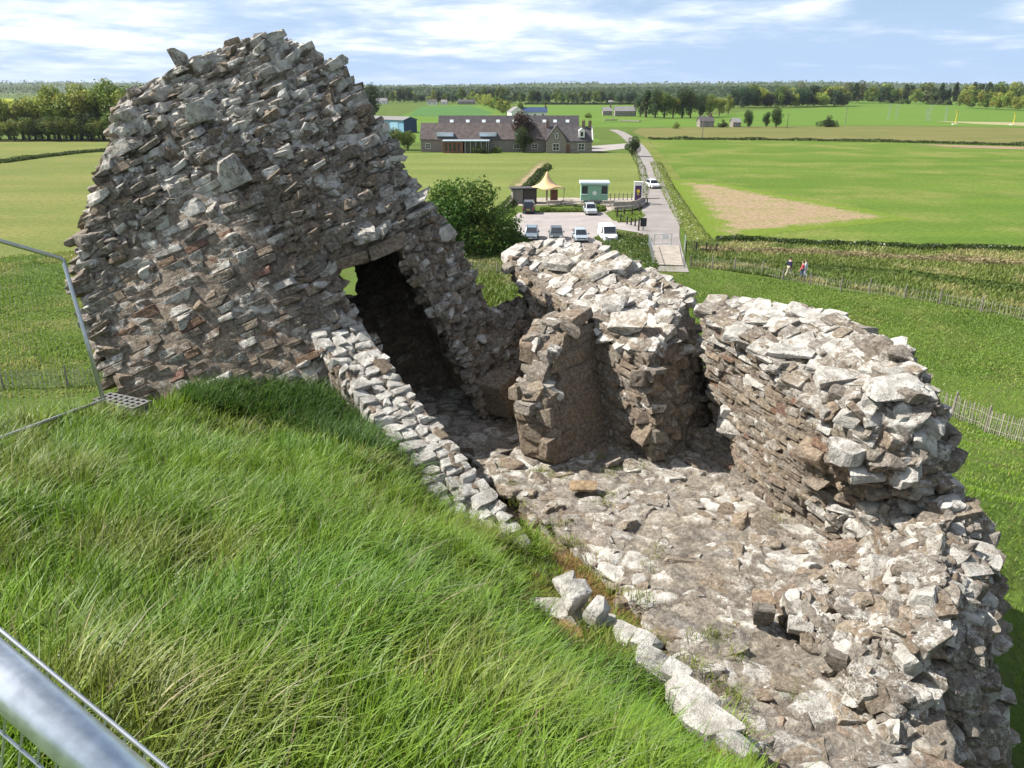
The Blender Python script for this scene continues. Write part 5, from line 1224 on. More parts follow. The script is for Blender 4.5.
# ------------------------------------------------------------------ paling fences
M_PALE = simple('silvered_chestnut', (.37,.34,.28), .9, 0, .2, 5)
def paling(name, P_, label, picket=.12, h=1.05, post=1.35, lean=.0, ratio=1.0):
    """P_: list of base points of the posts (x, y, z)"""
    e = empty(name, P_[0], 0, label, 'fence'); o = Vector(P_[0]); rg = random.Random(4)
    for p in P_:
        p = Vector(p)-o; m = MB(); tx, ty = rg.gauss(0, .03), rg.gauss(0, .03)
        m.tube([p+Vector((0,0,-.3)), p+Vector((tx,ty,post-.12)), p+Vector((tx,ty,post))], [.06, .055, .012], 8); m.build('post', M_GREYWOOD, e)
    for a, b in zip(P_[:-1], P_[1:]):
        a, b = Vector(a), Vector(b); L = (b-a).length; k = max(3, int(L/picket)); m = MB()
        t_ = (b-a).normalized()
        for i in range(k):
            u = (i+.5+rg.uniform(-.2, .2))/k; q = a.lerp(b, u); zq = H(q.x, q.y)
            base = Vector((q.x, q.y, max(zq, 0)+.05))-o; hh = h*rg.uniform(.92, 1.05); top = base+Vector((rg.gauss(0, .03), rg.gauss(0, .03), hh))
            m.bar(base, top, .035*ratio, .02)
        for z in (.25, .8):
            for j in range(4):
                qa, qb = a.lerp(b, j/4), a.lerp(b, (j+1)/4); m.bar(Vector((qa.x, qa.y, max(H(qa.x, qa.y), 0)+z))-o, Vector((qb.x, qb.y, max(H(qb.x, qb.y), 0)+z))-o, .012)
        m.build('paling_panel', M_PALE, e)
    return e
def on_ground(px): return [tuple(sight(x, y)) for x, y in px]
near = on_ground([(1062,460),(1030,446),(985,432),(951.5,416),(918,402)])
a, b = Vector(near[-1]), Vector(near[-2]); 
for i in range(1, 6):
    q = a+(a-b)*i; near.append((q.x, q.y+.12*i*i, H(q.x, q.y+.12*i*i)))
paling('paling_fence', near, 'silvery paling fence at the foot of the mound, lower right', .16)
far = on_ground([(690,268),(712,269.5),(734,271),(761.5,275),(782.5,280.5),(810,285),(840.5,291.5),(869,294),(904,299),(939,304),(981,312),(1030,322),(1090,334)])
paling('paling_fence', far, 'long paling fence along the path where people walk', .26, .95, 1.3, ratio=.8)
paling('paling_fence', on_ground([(436,268),(455,270),(472,273),(497,276),(525,279)]), 'short paling fence seen in the gap between block and long wall', .2, 1.0, 1.3)
paling('paling_fence', on_ground([(-60,392),(4,389),(68,387),(100,385),(150,384)]), 'paling fence at the foot of the mound behind the leaning mesh fence', .14)
# ------------------------------------------------------------------ vehicles
def car_paint(name, col, metal=.3): return simple('paint_'+name, col, .28, metal, .02, 2, spec=.5)
M_TYRE = simple('tyre', (.02,.02,.02), .9); M_RIM = simple('rim', (.45,.45,.46), .35, .8); M_LAMP = simple('lamp_glass', (.75,.76,.78), .15, 0, .02, 3, .6); M_TAIL = simple('tail_lamp', (.4,.02,.02), .25)
M_PLATEW = simple('plate_white', (.75,.75,.72), .5); M_PLATEY = simple('plate_yellow', (.75,.58,.06), .5); M_TRIM = simple('black_trim', (.018,.018,.02), .5); M_CARGLASS = simple('car_glass', (.018,.022,.028), .06, 0, .02, 1, .8)
def vehicle(name, loc, rz, L, W, Ht, kind, paint, label, cat, group):
    """front towards local -Y"""
    e = empty(name, loc, rz, label, cat, group); e.scale = (.84, .84, .84); y0, y1 = -L/2, L/2; bl = .30
    if kind == 'van': hood, ws, roof0, roof1, rear, belt, hoodz = y0+.75, y0+.85, y0+1.45, y1-.12, y1, 1.12, 1.02
    elif kind == 'suv': hood, ws, roof0, roof1, rear, belt, hoodz = y0+1.05, y0+1.1, y0+1.75, y1-.45, y1-.08, 1.0, .96
    elif kind == 'mpv': hood, ws, roof0, roof1, rear, belt, hoodz = y0+.95, y0+1.0, y0+1.8, y1-.25, y1-.04, 1.02, .98
    else: hood, ws, roof0, roof1, rear, belt, hoodz = y0+1.0, y0+1.05, y0+1.85, y1-.75, y1-.2, .90, .86
    def sec(y, zt, hw, zb): return [(-hw*.96, y, zb), (-hw, y, zb+.25), (-hw, y, zt-.12), (-hw*.90, y, zt), (hw*.90, y, zt), (hw, y, zt-.12), (hw, y, zb+.25), (hw*.96, y, zb)]
    hw = W/2; m = MB(); S = [sec(y0, .66, hw*.80, bl+.05), sec(y0+.12, .78, hw*.92, bl), sec(hood-.3, hoodz-.04, hw, bl-.04), sec(hood, hoodz, hw, bl-.04), sec((y0+y1)/2, belt, hw, bl-.04), sec(rear-.1, belt+.03, hw, bl-.02), sec(y1-.1, belt-.02, hw*.96, bl), sec(y1, belt-.2, hw*.88, bl+.08)]
    for s in S: m.v += s
    for i in range(len(S)-1):
        for j in range(8): a = i*8+j; b = i*8+(j+1) % 8; m.f.append((a, b, b+8, a+8))
    m.f.append(tuple(range(8))); m.f.append(tuple(range((len(S)-1)*8, len(S)*8)))
    body = m.build('body', paint, e, .03)
    rw = hw*(.90 if kind == 'van' else .78)
    tb = [(-hw*.93, ws, belt-.03), (hw*.93, ws, belt-.03), (hw*.93, rear, belt-.03), (-hw*.93, rear, belt-.03)]; tt = [(-rw, roof0, Ht), (rw, roof0, Ht), (rw, roof1, Ht), (-rw, roof1, Ht)]
    MB().add(tb+tt, [(3,2,1,0),(4,5,6,7),(0,1,5,4),(1,2,6,5),(2,3,7,6),(3,0,4,7)]).build('cabin', paint, e, .06)
    def glass(nm, q, push, inset=.88):
        q = [Vector(p) for p in q]; c = sum(q, Vector())/4; q = [c+(p-c)*inset for p in q]; nrm = (q[1]-q[0]).cross(q[3]-q[0]).normalized()
        if nrm.dot(c-Vector((0, (ws+rear)/2, belt))) < 0: nrm = -nrm
        v = [tuple(p+nrm*(push-.02)) for p in q]+[tuple(p+nrm*push) for p in q]; MB().add(v, [(3,2,1,0),(4,5,6,7),(0,1,5,4),(1,2,6,5),(2,3,7,6),(3,0,4,7)]).build(nm, M_CARGLASS, e)
    glass('windscreen', (tb[0], tb[1], tt[1], tt[0]), .022); glass('rear_window', (tb[3], tb[2], tt[2], tt[3]), .022, .8)
    for s in (0, 1):
        q = (tb[1], tb[2], tt[2], tt[1]) if s else (tb[0], tb[3], tt[3], tt[0])
        if kind == 'van': q = (q[0], Vector(q[0]).lerp(Vector(q[1]), .36), Vector(q[3]).lerp(Vector(q[2]), .25), q[3])
        glass('side_window', q, .022, .86)
    wr = .33 if kind != 'suv' else .37
    for sx_ in (-1, 1):
        for yy in (y0+.85, y1-.8):
            x = sx_*(hw-.10); wv = MB().cyl((x-.11*sx_, yy, wr), (x+.115*sx_, yy, wr), wr, 18).build('wheel', M_TYRE, e); MB().cyl((x+.1*sx_, yy, wr), (x+.125*sx_, yy, wr), wr*.6, 12).build('rim', M_RIM, wv)
        MB().box((sx_*hw*.70, y0+.075, .72 if kind != 'van' else .82), (.36, .10, .16)).build('headlight', M_LAMP, e, .02); MB().box((sx_*hw*.84, y1-.02, .92), (.18, .10, .34)).build('tail_light', M_TAIL, e, .02)
        MB().box((sx_*(hw+.11), ws+.28, belt+.10), (.2, .12, .15)).build('mirror', M_TRIM, e, .03)
    MB().box((0, y0+.02, .60), (W*.5, .06, .14)).build('grille', M_TRIM, e); MB().box((0, y0-.015, .45), (.52, .03, .11)).build('number_plate', M_PLATEW, e); MB().box((0, y1+.005, .72), (.52, .03, .11)).build('number_plate', M_PLATEY, e); MB().box((0, y0+.05, .36), (W*.8, .1, .1)).build('bumper', M_TRIM, e, .02)
    if kind in ('suv', 'mpv'):
        for sx_ in (-1, 1): MB().bar((sx_*rw*.9, roof0+.2, Ht+.04), (sx_*rw*.9, roof1-.2, Ht+.04), .04).build('roof_rail', M_RIM, e)
    return e
g_ = 'vehicles in the car park'
def V(name, px, py, rz, *a):
    q = G(px, py); return vehicle(name, (q[0], q[1], .05), rz, *a)
V('parked_van', 529, 212.5, R(180-4), 4.7, 1.9, 1.95, 'mpv', car_paint('charcoal', (.055,.06,.065)), 'dark people carrier parked nose to the terrace by the shed', 'van', g_)
V('parked_car', 590, 214, R(3), 4.3, 1.82, 1.62, 'suv', car_paint('silver', (.60,.64,.66), .4), 'pale silver car parked in front of the green kiosk', 'car', g_)
V('parked_car', 531.5, 239, R(-4), 4.4, 1.8, 1.6, 'suv', car_paint('steel_blue', (.26,.33,.38), .5), 'blue grey car, left one in the row behind the long wall', 'car', g_)
V('parked_car', 556, 239.5, R(-2), 4.2, 1.8, 1.6, 'suv', car_paint('dark_grey', (.10,.12,.13), .4), 'dark car, middle one in the row behind the long wall', 'car', g_)
V('parked_car', 580, 240.5, R(2), 4.4, 1.8, 1.48, 'hatch', car_paint('light_blue', (.50,.58,.66), .4), 'light blue silver car next to the white van', 'car', g_)
V('parked_van', 607.5, 240.5, R(5), 4.5, 1.92, 1.98, 'van', car_paint('white', (.80,.80,.80), 0), 'white van parked at the right end of the car row', 'van', g_)
V('moving_car', 652.5, 188, R(8), 4.4, 1.85, 1.6, 'suv', car_paint('white2', (.78,.79,.79), .1), 'white car driving towards the castle along the road', 'car', None)

# ------------------------------------------------------------------ people on the path
M_SKIN = simple('skin', (.55,.34,.25), .6, 0, .06, 8); M_NAVYC = simple('navy_jacket', (.025,.025,.085), .85, 0, .1, 8); M_PINK = simple('pink_red_top', (.75,.13,.16), .85, 0, .12, 8); M_JEANS = simple('blue_jeans', (.06,.09,.17), .85, 0, .15, 10); M_HAIRD = simple('dark_hair', (.02,.015,.012), .7); M_BEIGE = simple('beige_trousers', (.48,.42,.33), .9, 0, .1, 8); M_PALEC = simple('pale_jacket', (.60,.66,.74), .85, 0, .08, 8); M_SHOE = simple('shoe', (.05,.05,.05), .7)
def skin_mesh(name, nodes, edges, mat, parent, sub=1):
    """nodes: (x,y,z,r); one continuous Skin surface, root first"""
    me = bpy.data.meshes.new(name); me.from_pydata([n_[:3] for n_ in nodes], edges, []); o = link(name, me, mat, parent)
    o.modifiers.new('skin', 'SKIN'); me.skin_vertices or None
    for i, n_ in enumerate(nodes):
        sv = me.skin_vertices[0].data[i]; sv.radius = (n_[3], n_[3] if len(n_) < 5 else n_[4]); sv.use_root = (i == 0)
    s = o.modifiers.new('sub', 'SUBSURF'); s.levels = s.render_levels = sub; return o
def person(loc, rz, h, top, trousers, hair, label, stride=.22, bag=False):
    k = h/1.75; e = empty('person', loc, rz, label, 'person', None); e.scale = (k, k, k)
    # walking towards local +Y
    s = stride
    nodes = [(0,0,.94,.13,.10),(0,.01,1.10,.125,.095),(0,.02,1.28,.155,.105),(0,.02,1.42,.13,.09),(0,.03,1.50,.055,.055),(0,.05,1.58,.075,.085),(0,.055,1.66,.082,.098),(0,.05,1.74,.05,.06),
             (.09,.0,.90,.09),(.10,s*.55,.52,.062),(.10,s*.45,.28,.055),(.10,s*.62,.08,.042),(.105,s*.62+.12,.04,.035),
             (-.09,.0,.90,.09),(-.10,-s*.2,.50,.062),(-.10,-s*.75,.28,.055),(-.10,-s*1.2,.10,.042),(-.105,-s*1.2+.11,.05,.035),
             (.19,.02,1.39,.062),(.235,-.06,1.12,.046),(.24,.03,.90,.036),(.24,.07,.82,.030),(.24,.10,.745,.016),
             (-.19,.02,1.39,.062),(-.235,.06,1.12,.046),(-.24,.20,.92,.036),(-.24,.25,.85,.030),(-.24,.29,.785,.016)]
    ed = [(0,1),(1,2),(2,3),(3,4),(4,5),(5,6),(6,7),(0,8),(8,9),(9,10),(10,11),(11,12),(0,13),(13,14),(14,15),(15,16),(16,17),(3,18),(18,19),(19,20),(20,21),(21,22),(3,23),(23,24),(24,25),(25,26),(26,27)]
    skin_mesh('body', nodes, ed, M_SKIN, e)
    g = lambda ids, d: [(nodes[i][0], nodes[i][1], nodes[i][2], nodes[i][3]+d, (nodes[i][4] if len(nodes[i]) > 4 else nodes[i][3])+d) for i in ids]
    skin_mesh('jacket', g([0,1,2,3,18,19,20,23,24,25], .022), [(0,1),(1,2),(2,3),(3,4),(4,5),(5,6),(3,7),(7,8),(8,9)], top, e)
    skin_mesh('trousers', g([0,8,9,10,11,13,14,15,16], .018), [(0,1),(1,2),(2,3),(3,4),(0,5),(5,6),(6,7),(7,8)], trousers, e)
    skin_mesh('hair', [(0,.02,1.62,.088,.095),(0,.03,1.70,.092,.104),(0,.035,1.765,.06,.075)], [(0,1),(1,2)], hair, e)
    for i in (12, 17): skin_mesh('shoe', [(nodes[i-1][0], nodes[i-1][1]-.03, nodes[i][2]+.01, .05), (nodes[i][0], nodes[i][1], nodes[i][2], .042)], [(0,1)], M_SHOE, e)
    # face: eyes, nose, mouth, ears and separate fingers
    f = MB()
    for sx_ in (-.032, .032): f.cyl((sx_, .138, 1.665), (sx_, .15, 1.665), .011, 8)
    f.box((0, .142, 1.595), (.045, .012, .009)); f.build('eyes_and_mouth', M_HAIRD, e)
    b = MB(); b.tube([(0,.13,1.665),(0,.165,1.63),(0,.14,1.622)], [.009,.014,.008], 6)
    for sx_ in (-.088, .088): b.box((sx_, .05, 1.645), (.02, .04, .06))
    b.build('nose_and_ears', M_SKIN, e)
    for (hx, hy, hz) in ((.24,.10,.745),(-.24,.29,.785)):
        fg = MB()
        for i, (o_, ln) in enumerate(((-.03,.06),(-.01,.075),(.01,.08),(.03,.07))): fg.tube([(hx, hy+o_, hz+.03),(hx, hy+o_+.012, hz-ln*.5),(hx-.012*np.sign(hx), hy+o_+.02, hz-ln)], [.010,.009,.007], 6)
        fg.tube([(hx-.015*np.sign(hx), hy+.03, hz+.06),(hx-.03*np.sign(hx), hy+.06, hz+.03),(hx-.03*np.sign(hx), hy+.07, hz)], [.011,.01,.008], 6); fg.build('fingers', M_SKIN, e)
    if bag: MB().box((0, -.16, 1.2), (.30, .18, .42)).build('backpack', M_PINK, e, .05)
    return e
def feet(px, py): return tuple(sight(px, py))
person(feet(788,277), R(-62), 1.78, M_NAVYC, M_BEIGE, M_HAIRD, 'person in dark navy jacket walking ahead on the path', .24)
person(feet(801.5,279.5), R(60), 1.70, M_PINK, M_JEANS, M_HAIRD, 'person in pink red top and blue jeans on the path', .30)
person(feet(804.5,277.8), R(60), 1.66, M_PALEC, M_PALEC, M_HAIRD, 'person in pale clothes half hidden behind the one in pink', .2)
# ------------------------------------------------------------------ site fence panels
# far panel, leaning, at the foot of the block
top = np.array(P(63, 259, 9.0)); bot = np.array(P(107, 412, 9.35)); tl = np.array(P(-10, 238, 8.2)); lo_r = np.array(P(104, 400, 9.3)); lo_l = np.array(P(-10, 442, 6.9))
e = empty('mesh_fence_panel', tuple(bot), 0, 'grey tubular mesh fence panel leaning by the block, far left', 'fence panel'); o = bot
far_l = tl+(tl-top)*1.1; lo_far = lo_l+(lo_l-lo_r)*1.0
rc = top+(tl-top)*.05; rd = top+(bot-top)*.03
MB().tube([far_l-o, tl-o, rc-o, top-o+(0,0,-.01), rd-o, top+(bot-top)*.5-o, bot-o], .024, 10).build('frame', M_STEEL, e, smooth=True)
MB().tube([lo_far-o, lo_l-o, lo_r-o], .02, 10).build('lower_rail', M_STEEL, e, smooth=True)
m = MB()
for i in range(0, 44):
    u = i/44; a = top+(far_l-top)*u; b = lo_r+(lo_far-lo_r)*u; m.cyl(a-o, b-o, .0004, 4)
for i in range(1, 11):
    u = i/11; a = top+(lo_r-top)*u; b = far_l+(lo_far-far_l)*u; m.cyl(a-o, b-o, .0004, 4)
m.build('wire_mesh', M_STEEL, e)
MB().cyl(lo_l-o+(-.03,0,0), lo_l-o+(.05,0,0), .035, 10).build('coupler', M_STEEL, e)
# ballast foot with holes
g = np.array(sight(125, 416)); e = empty('fence_foot', (g[0], g[1], g[2]+.10), R(-24), 'grey fence ballast block with holes on the grass by the block', 'fence foot')
me = bmesh.new(); nx, ny = 7, 3; w_, h_ = .68, .24
m = MB(); cw_, ch_ = w_/nx, h_/ny
for i in range(nx+1): m.box((-w_/2+i*cw_, 0, .06), (.032, h_+.032, .12))
for j in range(ny+1): m.box((0, -h_/2+j*ch_, .058), (w_+.03, .03, .116))
m.box((0, 0, .02), (w_, h_, .03)); m.build('block', simple('grey_rubber', (.17,.165,.16), .9, 0, .15, 12), e)
# near panel: top tube and wires right in front of the viewer
a, b = P(-260, 448, .76), P(230, 874, .62)
a = np.array(a); b = np.array(b); dv = (b-a)/np.linalg.norm(b-a)
e = empty('mesh_fence_panel', tuple(a), 0, 'shiny galvanised tube and wires of the nearest fence panel', 'fence panel'); o = a
MB().tube([a-o, (a+b)/2-o, b-o], .0212, 24).build('frame', simple('bright_galvanised', (.80,.83,.87), .36, .75, .16, 45), e, smooth=True)
w0, w1 = np.array(P(-260, 414, .80)), np.array(P(240, 829.5, .66)); side = (w0-a)
m = MB(); m.tube([w0-o, (w0+w1)/2-o, w1-o], .0022, 8)
dn = np.cross(dv, np.cross(np.array((0, 0, -1.0)), dv)); dn /= np.linalg.norm(dn)
for k in range(1, 5):
    m.tube([w0-o+dn*.06*k*1.3, w1-o+dn*.06*k*1.3], .0019, 6)
n_w = 28
for k in range(n_w):
    p = w0+(w1-w0)*(k+.5)/n_w; m.cyl(p-o, p-o+dn*.5, .0014, 6)
m.build('wire_mesh', M_STEEL, e)
# ------------------------------------------------------------------ grass
M_GRASS = leaf_mat('grass_blade', None, .35, .45)
KERB_ = [(512,588),(548,586),(606,624),(580,645),(518,614)]
FOOT_ = [(96,396),(120,398),(150,412),(150,424),(120,424),(100,412)]
NO_GRASS = [(338,315),(356,312),(420,380),(472,384),(520,402),(560,390),(660,430),(790,500),(870,540),(960,480),(1000,560),(1014,700),(1030,900),(790,900),(748,760),(716,722),(684,700),(655,672),(632,650),(616,628),(590,612),(562,575),(540,545),(516,526),(480,540),(398,452),(322,345)]
def blades(name, X, Y, length, width, seed, col_fn, lean=(.55, .35), seg=4, curl=.6, z_off=-.02, jit=.5):
    rg = np.random.default_rng(seed); k = len(X); Z = height(X, Y)+z_off
    L = length*rg.uniform(.55, 1.25, k); Wd = width*rg.uniform(.7, 1.3, k)
    a = rg.uniform(0, 2*np.pi, k)
    ld = np.c_[np.cos(a), np.sin(a)]*jit+np.asarray(lean); ld *= rg.uniform(.3, 1.2, k)[:, None]
    side = np.c_[-np.sin(a), np.cos(a), np.zeros(k)]
    # face blades roughly across the lean
    nl = np.linalg.norm(ld, axis=1)[:, None]+1e-9; sd = np.c_[-ld[:, 1], ld[:, 0]]/nl; mixr = rg.uniform(-1, 1, k)[:, None]
    side[:, :2] = sd+np.c_[np.cos(a), np.sin(a)]*mixr*.7; side /= np.linalg.norm(side, axis=1)[:, None]
    base = np.c_[X, Y, Z]; V = np.zeros((k, seg+1, 2, 3))
    for s in range(seg+1):
        t_ = s/seg; h = L*(t_-curl*.38*t_**2.4*np.minimum(nl[:, 0], 1.4)); off = (L*t_**1.8)[:, None]*ld*.85
        c = base+np.c_[off, h]; w_ = (Wd*(1-t_**1.6)*.5+Wd*.02)[:, None]
        V[:, s, 0] = c-side*w_; V[:, s, 1] = c+side*w_
    idx = np.arange(k)[:, None]*(2*(seg+1))+np.arange(seg)[None]*2
    Fc = np.stack([idx, idx+1, idx+3, idx+2], -1).reshape(-1, 4)
    col = col_fn(X, Y, rg)
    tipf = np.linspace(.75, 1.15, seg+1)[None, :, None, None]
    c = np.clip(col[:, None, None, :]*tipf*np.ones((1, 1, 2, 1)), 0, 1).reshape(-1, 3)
    o = link(name, np_mesh(name, V.reshape(-1, 3), Fc, 4, c), M_GRASS, smooth=True); return tag(o, kind='stuff')
def fast_noise(X, Y, s, seed):
    """cheap lattice value noise, vectorised"""
    x = X*s+seed*17.3; y = Y*s+seed*9.1; i = np.floor(x).astype(int); j = np.floor(y).astype(int); u = x-i; v = y-j; u = u*u*(3-2*u); v = v*v*(3-2*v)
    def h(a, b): 
        q = np.sin(a*127.1+b*311.7+seed*74.7)*43758.5453; return q-np.floor(q)
    return h(i, j)*(1-u)*(1-v)+h(i+1, j)*u*(1-v)+h(i, j+1)*(1-u)*v+h(i+1, j+1)*u*v
def fb(X, Y, s, seed): return .55*fast_noise(X, Y, s, seed)+.3*fast_noise(X, Y, s*2.3, seed+1)+.15*fast_noise(X, Y, s*5.1, seed+2)
def grass_col(X, Y, rg, warm=0.0):
    k = len(X); n1 = fb(X, Y, .55, 3)[:, None]; n2 = fb(X, Y, 1.7, 9)[:, None]
    c = np.array((.11,.225,.016))*(1-n1)+np.array((.19,.285,.026))*n1
    yl = np.clip((n2-.52)*4, 0, 1); c = c*(1-yl*.6)+np.array((.25,.245,.055))*yl*.6
    c = c*(1+rg.normal(0, .18, (k, 1)))
    dry = rg.random(k) < (.006+.045*np.clip((n2[:, 0]-.5)*4, 0, 1)+warm)
    c[dry] = np.array((.34,.29,.15))*(1+rg.normal(0, .15, (dry.sum(), 1)))
    pale = rg.random(k) < .05; c[pale] = np.array((.24,.29,.13))*(1+rg.normal(0, .1, (pale.sum(), 1)))
    return np.clip(c, .008, 1)
def scatter_polar(n_, r0, r1, a0, a1, rg, power=0.0):
    """density per unit area ~ r**-power"""
    u = rg.random(n_); e_ = 2-power
    r = (r0**e_+u*(r1**e_-r0**e_))**(1/e_) if abs(e_) > 1e-6 else r0*(r1/r0)**u
    a = np.radians(rg.uniform(a0, a1, n_)); return r*np.sin(a), r*np.cos(a)
def keep(X, Y, extra=None, margin=60):
    Z = height(X, Y); q = np.c_[X, Y, Z]-EYE; d = q@FWD; px = 512+F*q[:, 0]/np.maximum(d, .05); py = 384-F*(q@UP)/np.maximum(d, .05)
    ok = (d > .3) & (px > -120) & (px < 1150) & (py < 1100)
    near = d < 12.5
    ok &= ~(near & (inpoly(px, py, NO_GRASS) | inpoly(px, py, FOOT_) | inpoly(px, py, KERB_)))
    return ok, px, py, d
rg = np.random.default_rng(21)
# foreground mound: clumps, each with its own lean, length and tint, over a shorter sward
M_GRASS.node_tree.nodes['Principled BSDF'].inputs['Roughness'].default_value = .5
M_GRASS.node_tree.nodes['Principled BSDF'].inputs['Specular IOR Level'].default_value = .32
NC = 4300
cx, cy = scatter_polar(NC, 1.0, 15, -46, 30, rg, 1.15)
n_per = 44
idx = np.repeat(np.arange(NC), n_per); rc = np.hypot(cx, cy)[idx]
sp = (.035+.010*rc)*np.repeat(rg.uniform(.6, 1.4, NC), n_per)
ox, oy = rg.normal(0, 1, len(idx))*sp, rg.normal(0, 1, len(idx))*sp
X, Y = cx[idx]+ox, cy[idx]+oy
cl_a = rg.normal(.55, .75, NC); cl_l = rg.uniform(.15, .9, NC); c_len = rg.uniform(.7, 1.35, NC)*(.75+.5*fb(cx, cy, .7, 12)); c_tone = rg.normal(1, .16, NC); c_yel = np.clip(rg.normal(.05, .32, NC)+1.2*(fb(cx, cy, .6, 44)-.5), 0, 1)
ok, px, py, d = keep(X, Y)
edge = inpoly(px, py, [(500,520),(560,570),(640,650),(760,790),(690,790),(600,700),(530,610),(490,560)])
X, Y, idx, ox, oy, sp, edge = X[ok], Y[ok], idx[ok], ox[ok], oy[ok], sp[ok], edge[ok]
lean_arr = np.c_[np.cos(cl_a[idx])*cl_l[idx]+.45*ox/sp*.6, np.sin(cl_a[idx])*cl_l[idx]+.45*oy/sp*.6]
def clump_col(X, Y, rg):
    c = grass_col(X, Y, rg); y_ = c_yel[idx][:, None]; c = c*(1-.42*y_)+np.array((.29,.33,.04))*.42*y_
    return np.clip(c*c_tone[idx][:, None], .01, 1)
r = np.hypot(X, Y)
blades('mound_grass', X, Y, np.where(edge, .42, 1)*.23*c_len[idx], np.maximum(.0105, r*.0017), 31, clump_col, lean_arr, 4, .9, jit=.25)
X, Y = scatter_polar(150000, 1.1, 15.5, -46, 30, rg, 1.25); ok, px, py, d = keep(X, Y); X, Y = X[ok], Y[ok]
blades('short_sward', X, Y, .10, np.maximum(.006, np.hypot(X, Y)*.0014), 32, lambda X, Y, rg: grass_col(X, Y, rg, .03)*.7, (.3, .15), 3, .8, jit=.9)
# tall rank weeds, green darkened to stand in for the block's shadow
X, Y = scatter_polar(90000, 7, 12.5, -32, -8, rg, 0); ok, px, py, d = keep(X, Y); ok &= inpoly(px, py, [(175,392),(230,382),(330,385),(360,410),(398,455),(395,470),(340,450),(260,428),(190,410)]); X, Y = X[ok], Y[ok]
blades('shadow_toned_weeds', X, Y, .33, .013, 34, lambda X, Y, rg: np.array((.07,.125,.022))*(1+rg.normal(0, .2, (len(X), 1))), (.15, -.1), 4, .9, jit=.8)
# coarse tussocks in the lower middle
tc = []
while len(tc) < 260:
    x, y = scatter_polar(1, 1.6, 9.5, -38, 14, rg, 1.0); 
    ok, *_ = keep(x, y)
    if ok[0]: tc.append((x[0], y[0]))
tc = np.array(tc); idx = rg.integers(0, len(tc), 22000); rr = rg.normal(0, .10, (len(idx), 2)); X = tc[idx, 0]+rr[:, 0]; Y = tc[idx, 1]+rr[:, 1]
ok, px, py, d = keep(X, Y); X, Y = X[ok], Y[ok]
def tus_col(X, Y, rg):
    c = grass_col(X, Y, rg, .02); b = (fb(X, Y, .5, 40) > .5)[:, None]; return np.where(b, c*np.array((.85,.98,1.12)), c)
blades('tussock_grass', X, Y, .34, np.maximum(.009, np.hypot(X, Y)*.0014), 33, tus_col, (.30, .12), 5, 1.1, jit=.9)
# seed heads and dry stalks
X, Y = scatter_polar(500, 1.5, 13, -44, 20, rg, 1.0); ok, *_ = keep(X, Y); X, Y = X[ok], Y[ok]
blades('dry_stalks', X, Y, .36, .0042, 35, lambda X, Y, rg: np.array((.42,.36,.21))*(1+rg.normal(0, .15, (len(X), 1))), (.25, .1), 4, .4, jit=.6)
# slopes behind and beside the ruin down to the fences
X, Y = scatter_polar(200000, 10, 60, -50, 52, rg, .9); ok, px, py, d = keep(X, Y)
hid = inpoly(px, py, [(130,120),(260,60),(400,170),(480,300),(420,380),(150,380)])
ok &= ~(hid & (d < 60)); X, Y = X[ok], Y[ok]; r = np.hypot(X, Y)
tn = fb(X, Y, .55, 15); sel = rg.random(len(X)) < np.clip(.25+1.5*(tn-.2), .1, 1); X, Y, r = X[sel], Y[sel], r[sel]
def slope_col(X, Y, rg):
    c = grass_col(X, Y, rg, .01); return c*np.array((1.2,1.25,1.05))
blades('slope_grass', X, Y, .08+.11*fb(X, Y, .35, 18), np.maximum(.010, r*.0010), 37, slope_col, (.35, .2), 3, .8)
# rough bank and ditch between paling fence and barley field, and meadow in front of the car park
def px_grass(name, poly, n_, ln, wpx, seed, cols, lean=(.25, .1)):
    rg = np.random.default_rng(seed); W_ = np.array([G(*p)[:2] for p in poly]); lo, hi = W_.min(0), W_.max(0); X = rg.uniform(lo[0], hi[0], n_); Y = rg.uniform(lo[1], hi[1], n_)
    ok = inpoly(X, Y, [tuple(q) for q in W_]); X, Y = X[ok], Y[ok]
    tn = fb(X, Y, .16, seed); sel = rg.random(len(X)) < np.clip(.2+1.6*(tn-.15), .1, 1); X, Y = X[sel], Y[sel]
    def cf(X, Y, rg):
        n1 = fb(X, Y, .10, seed+3)[:, None]; n2 = fb(X, Y, .35, seed+5)[:, None]; c = np.array(cols[0])*(1-n1)+np.array(cols[1])*n1; y_ = np.clip((n2-.5)*5, 0, 1); c = c*(1-y_*.7)+np.array(cols[2])*y_*.7
        return np.clip(c*(1+rg.normal(0, .2, (len(X), 1))), .01, 1)
    return blades(name, X, Y, ln*(.5+fb(X, Y, .2, seed+7)), np.hypot(X, Y)*wpx/F, seed, cf, lean, 3, .8)
px_grass('bank_grass', [(688,243),(716,241),(1024,252),(1250,263),(1250,345),(1024,318),(904,297),(782,279),(690,266)], 140000, .42, 1.1, 51, [(.12,.19,.03),(.22,.25,.055),(.46,.40,.18)])
px_grass('path_side_grass', [(480,262),(690,267),(782,281),(904,299),(1060,325),(1060,400),(800,340),(600,330),(480,320)], 110000, .13, 1.0, 53, [(.14,.225,.03),(.20,.28,.04),(.30,.31,.08)])
px_grass('meadow_grass', [(400,236),(505,246),(520,262),(510,330),(400,330)], 45000, .45, 1.5, 55, [(.13,.21,.03),(.19,.25,.04),(.40,.37,.17)])
px_grass('gate_grass', [(604,232),(650,238),(652,268),(600,272)], 16000, .5, 1.4, 57, [(.07,.125,.02),(.11,.165,.03),(.2,.2,.07)])
px_grass('left_meadow_grass', [(-150,262),(0,256),(130,248),(160,300),(160,400),(-150,400)], 100000, .22, 1.2, 59, [(.11,.19,.026),(.18,.25,.036),(.33,.31,.11)])
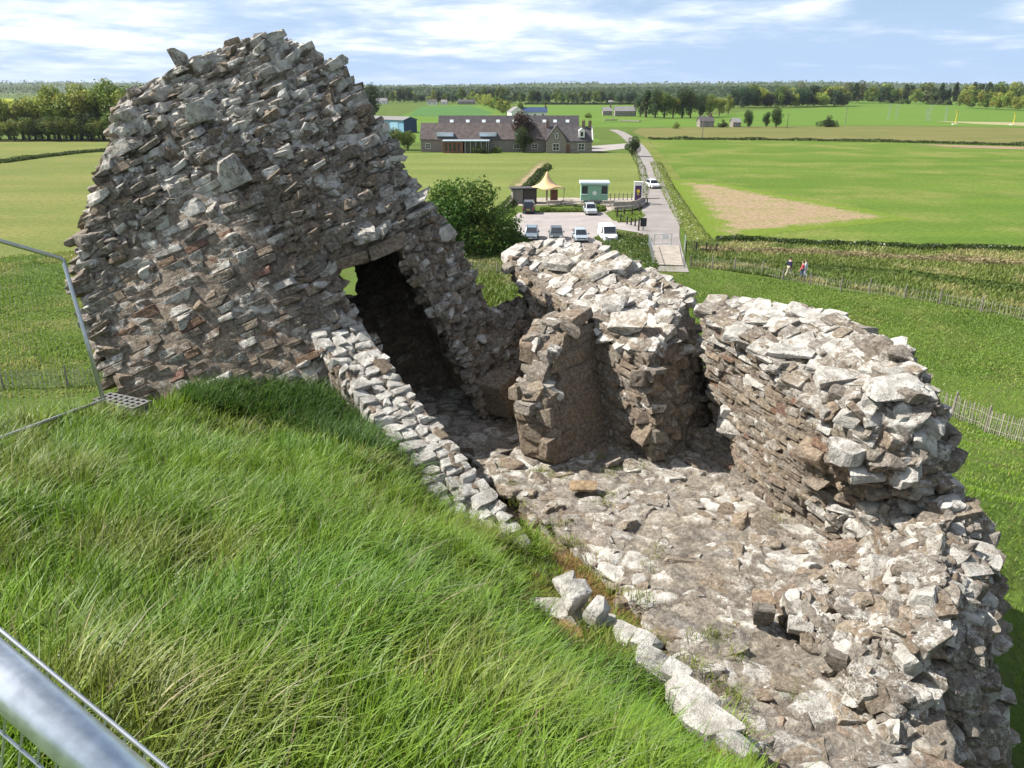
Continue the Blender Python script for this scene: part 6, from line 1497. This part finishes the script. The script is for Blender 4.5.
px_grass('island_grass', [(616,213.5),(640,212),(645,216),(636,222),(618,223)], 5000, .3, 1.6, 61, [(.13,.2,.025),(.17,.22,.035),(.2,.22,.05)])
# moss, weeds and small tufts between the floor stones
fl_pts = [(548,470),(560,476),(536,468),(598,500),(610,492),(640,470),(648,562),(660,548),(700,640),(716,632),(690,668),(735,655),(600,585),(612,600),(570,545),(590,560),(520,500),(510,480),(505,470),(525,540),(545,530),(650,650),(640,600),(610,470),(738,700),(720,690),(800,695),(775,520),(905,757),(895,765),(530,440),(600,455),(560,520),(540,560),(575,575),(630,640),(500,462),(615,630)]
XX = []; YY = []
for (x, y) in fl_pts:
    q = drop(x, y, 4.88); k = rg.integers(25, 110); XX.append(q[0]+rg.normal(0, .085, k)); YY.append(q[1]+rg.normal(0, .07, k))
X = np.concatenate(XX); Y = np.concatenate(YY); 
blades('crevice_weeds', X, Y, .10, .006, 63, lambda X, Y, rg: np.where(rg.random((len(X), 1)) < .55, np.array((.26,.28,.04)), np.array((.15,.22,.03)))*(1+rg.normal(0, .2, (len(X), 1))), (.1, -.05), 3, .8, z_off=.22, jit=1.0)
# green tufts on the soil strip along the footing
X, Y = scatter_polar(110000, 3, 10, -4, 20, rg, 0); q = np.c_[X, Y, height(X, Y)]-EYE; d = q@FWD; px = 512+F*q[:, 0]/d; py = 384-F*(q@UP)/d
ok = inpoly(px, py, SOIL) & (fb(X, Y, 2.4, 71) > .46); X, Y = X[ok], Y[ok]
blades('strip_weeds', X, Y, .09, .006, 65, lambda X, Y, rg: np.where(fb(X, Y, 1.5, 80)[:, None] > .5, np.array((.24,.27,.04)), np.array((.34,.23,.08)))*(1+rg.normal(0, .2, (len(X), 1))), (.2, .0), 3, .7, jit=.9)
# ------------------------------------------------------------------ air
m, t = nt('thin_haze'); n = N(t); v = n.new('ShaderNodeVolumePrincipled'); v.inputs['Color'].default_value = (.80, .88, 1.0, 1); v.inputs['Density'].default_value = .00005; v.inputs['Anisotropy'].default_value = .2
o_ = n.new('ShaderNodeOutputMaterial'); t.links.new(v.outputs[0], o_.inputs['Volume'])
hz = MB().box((0, 3000, 30.0), (13000, 7000, 64.0)).build('haze', m); tag(hz, kind='stuff')
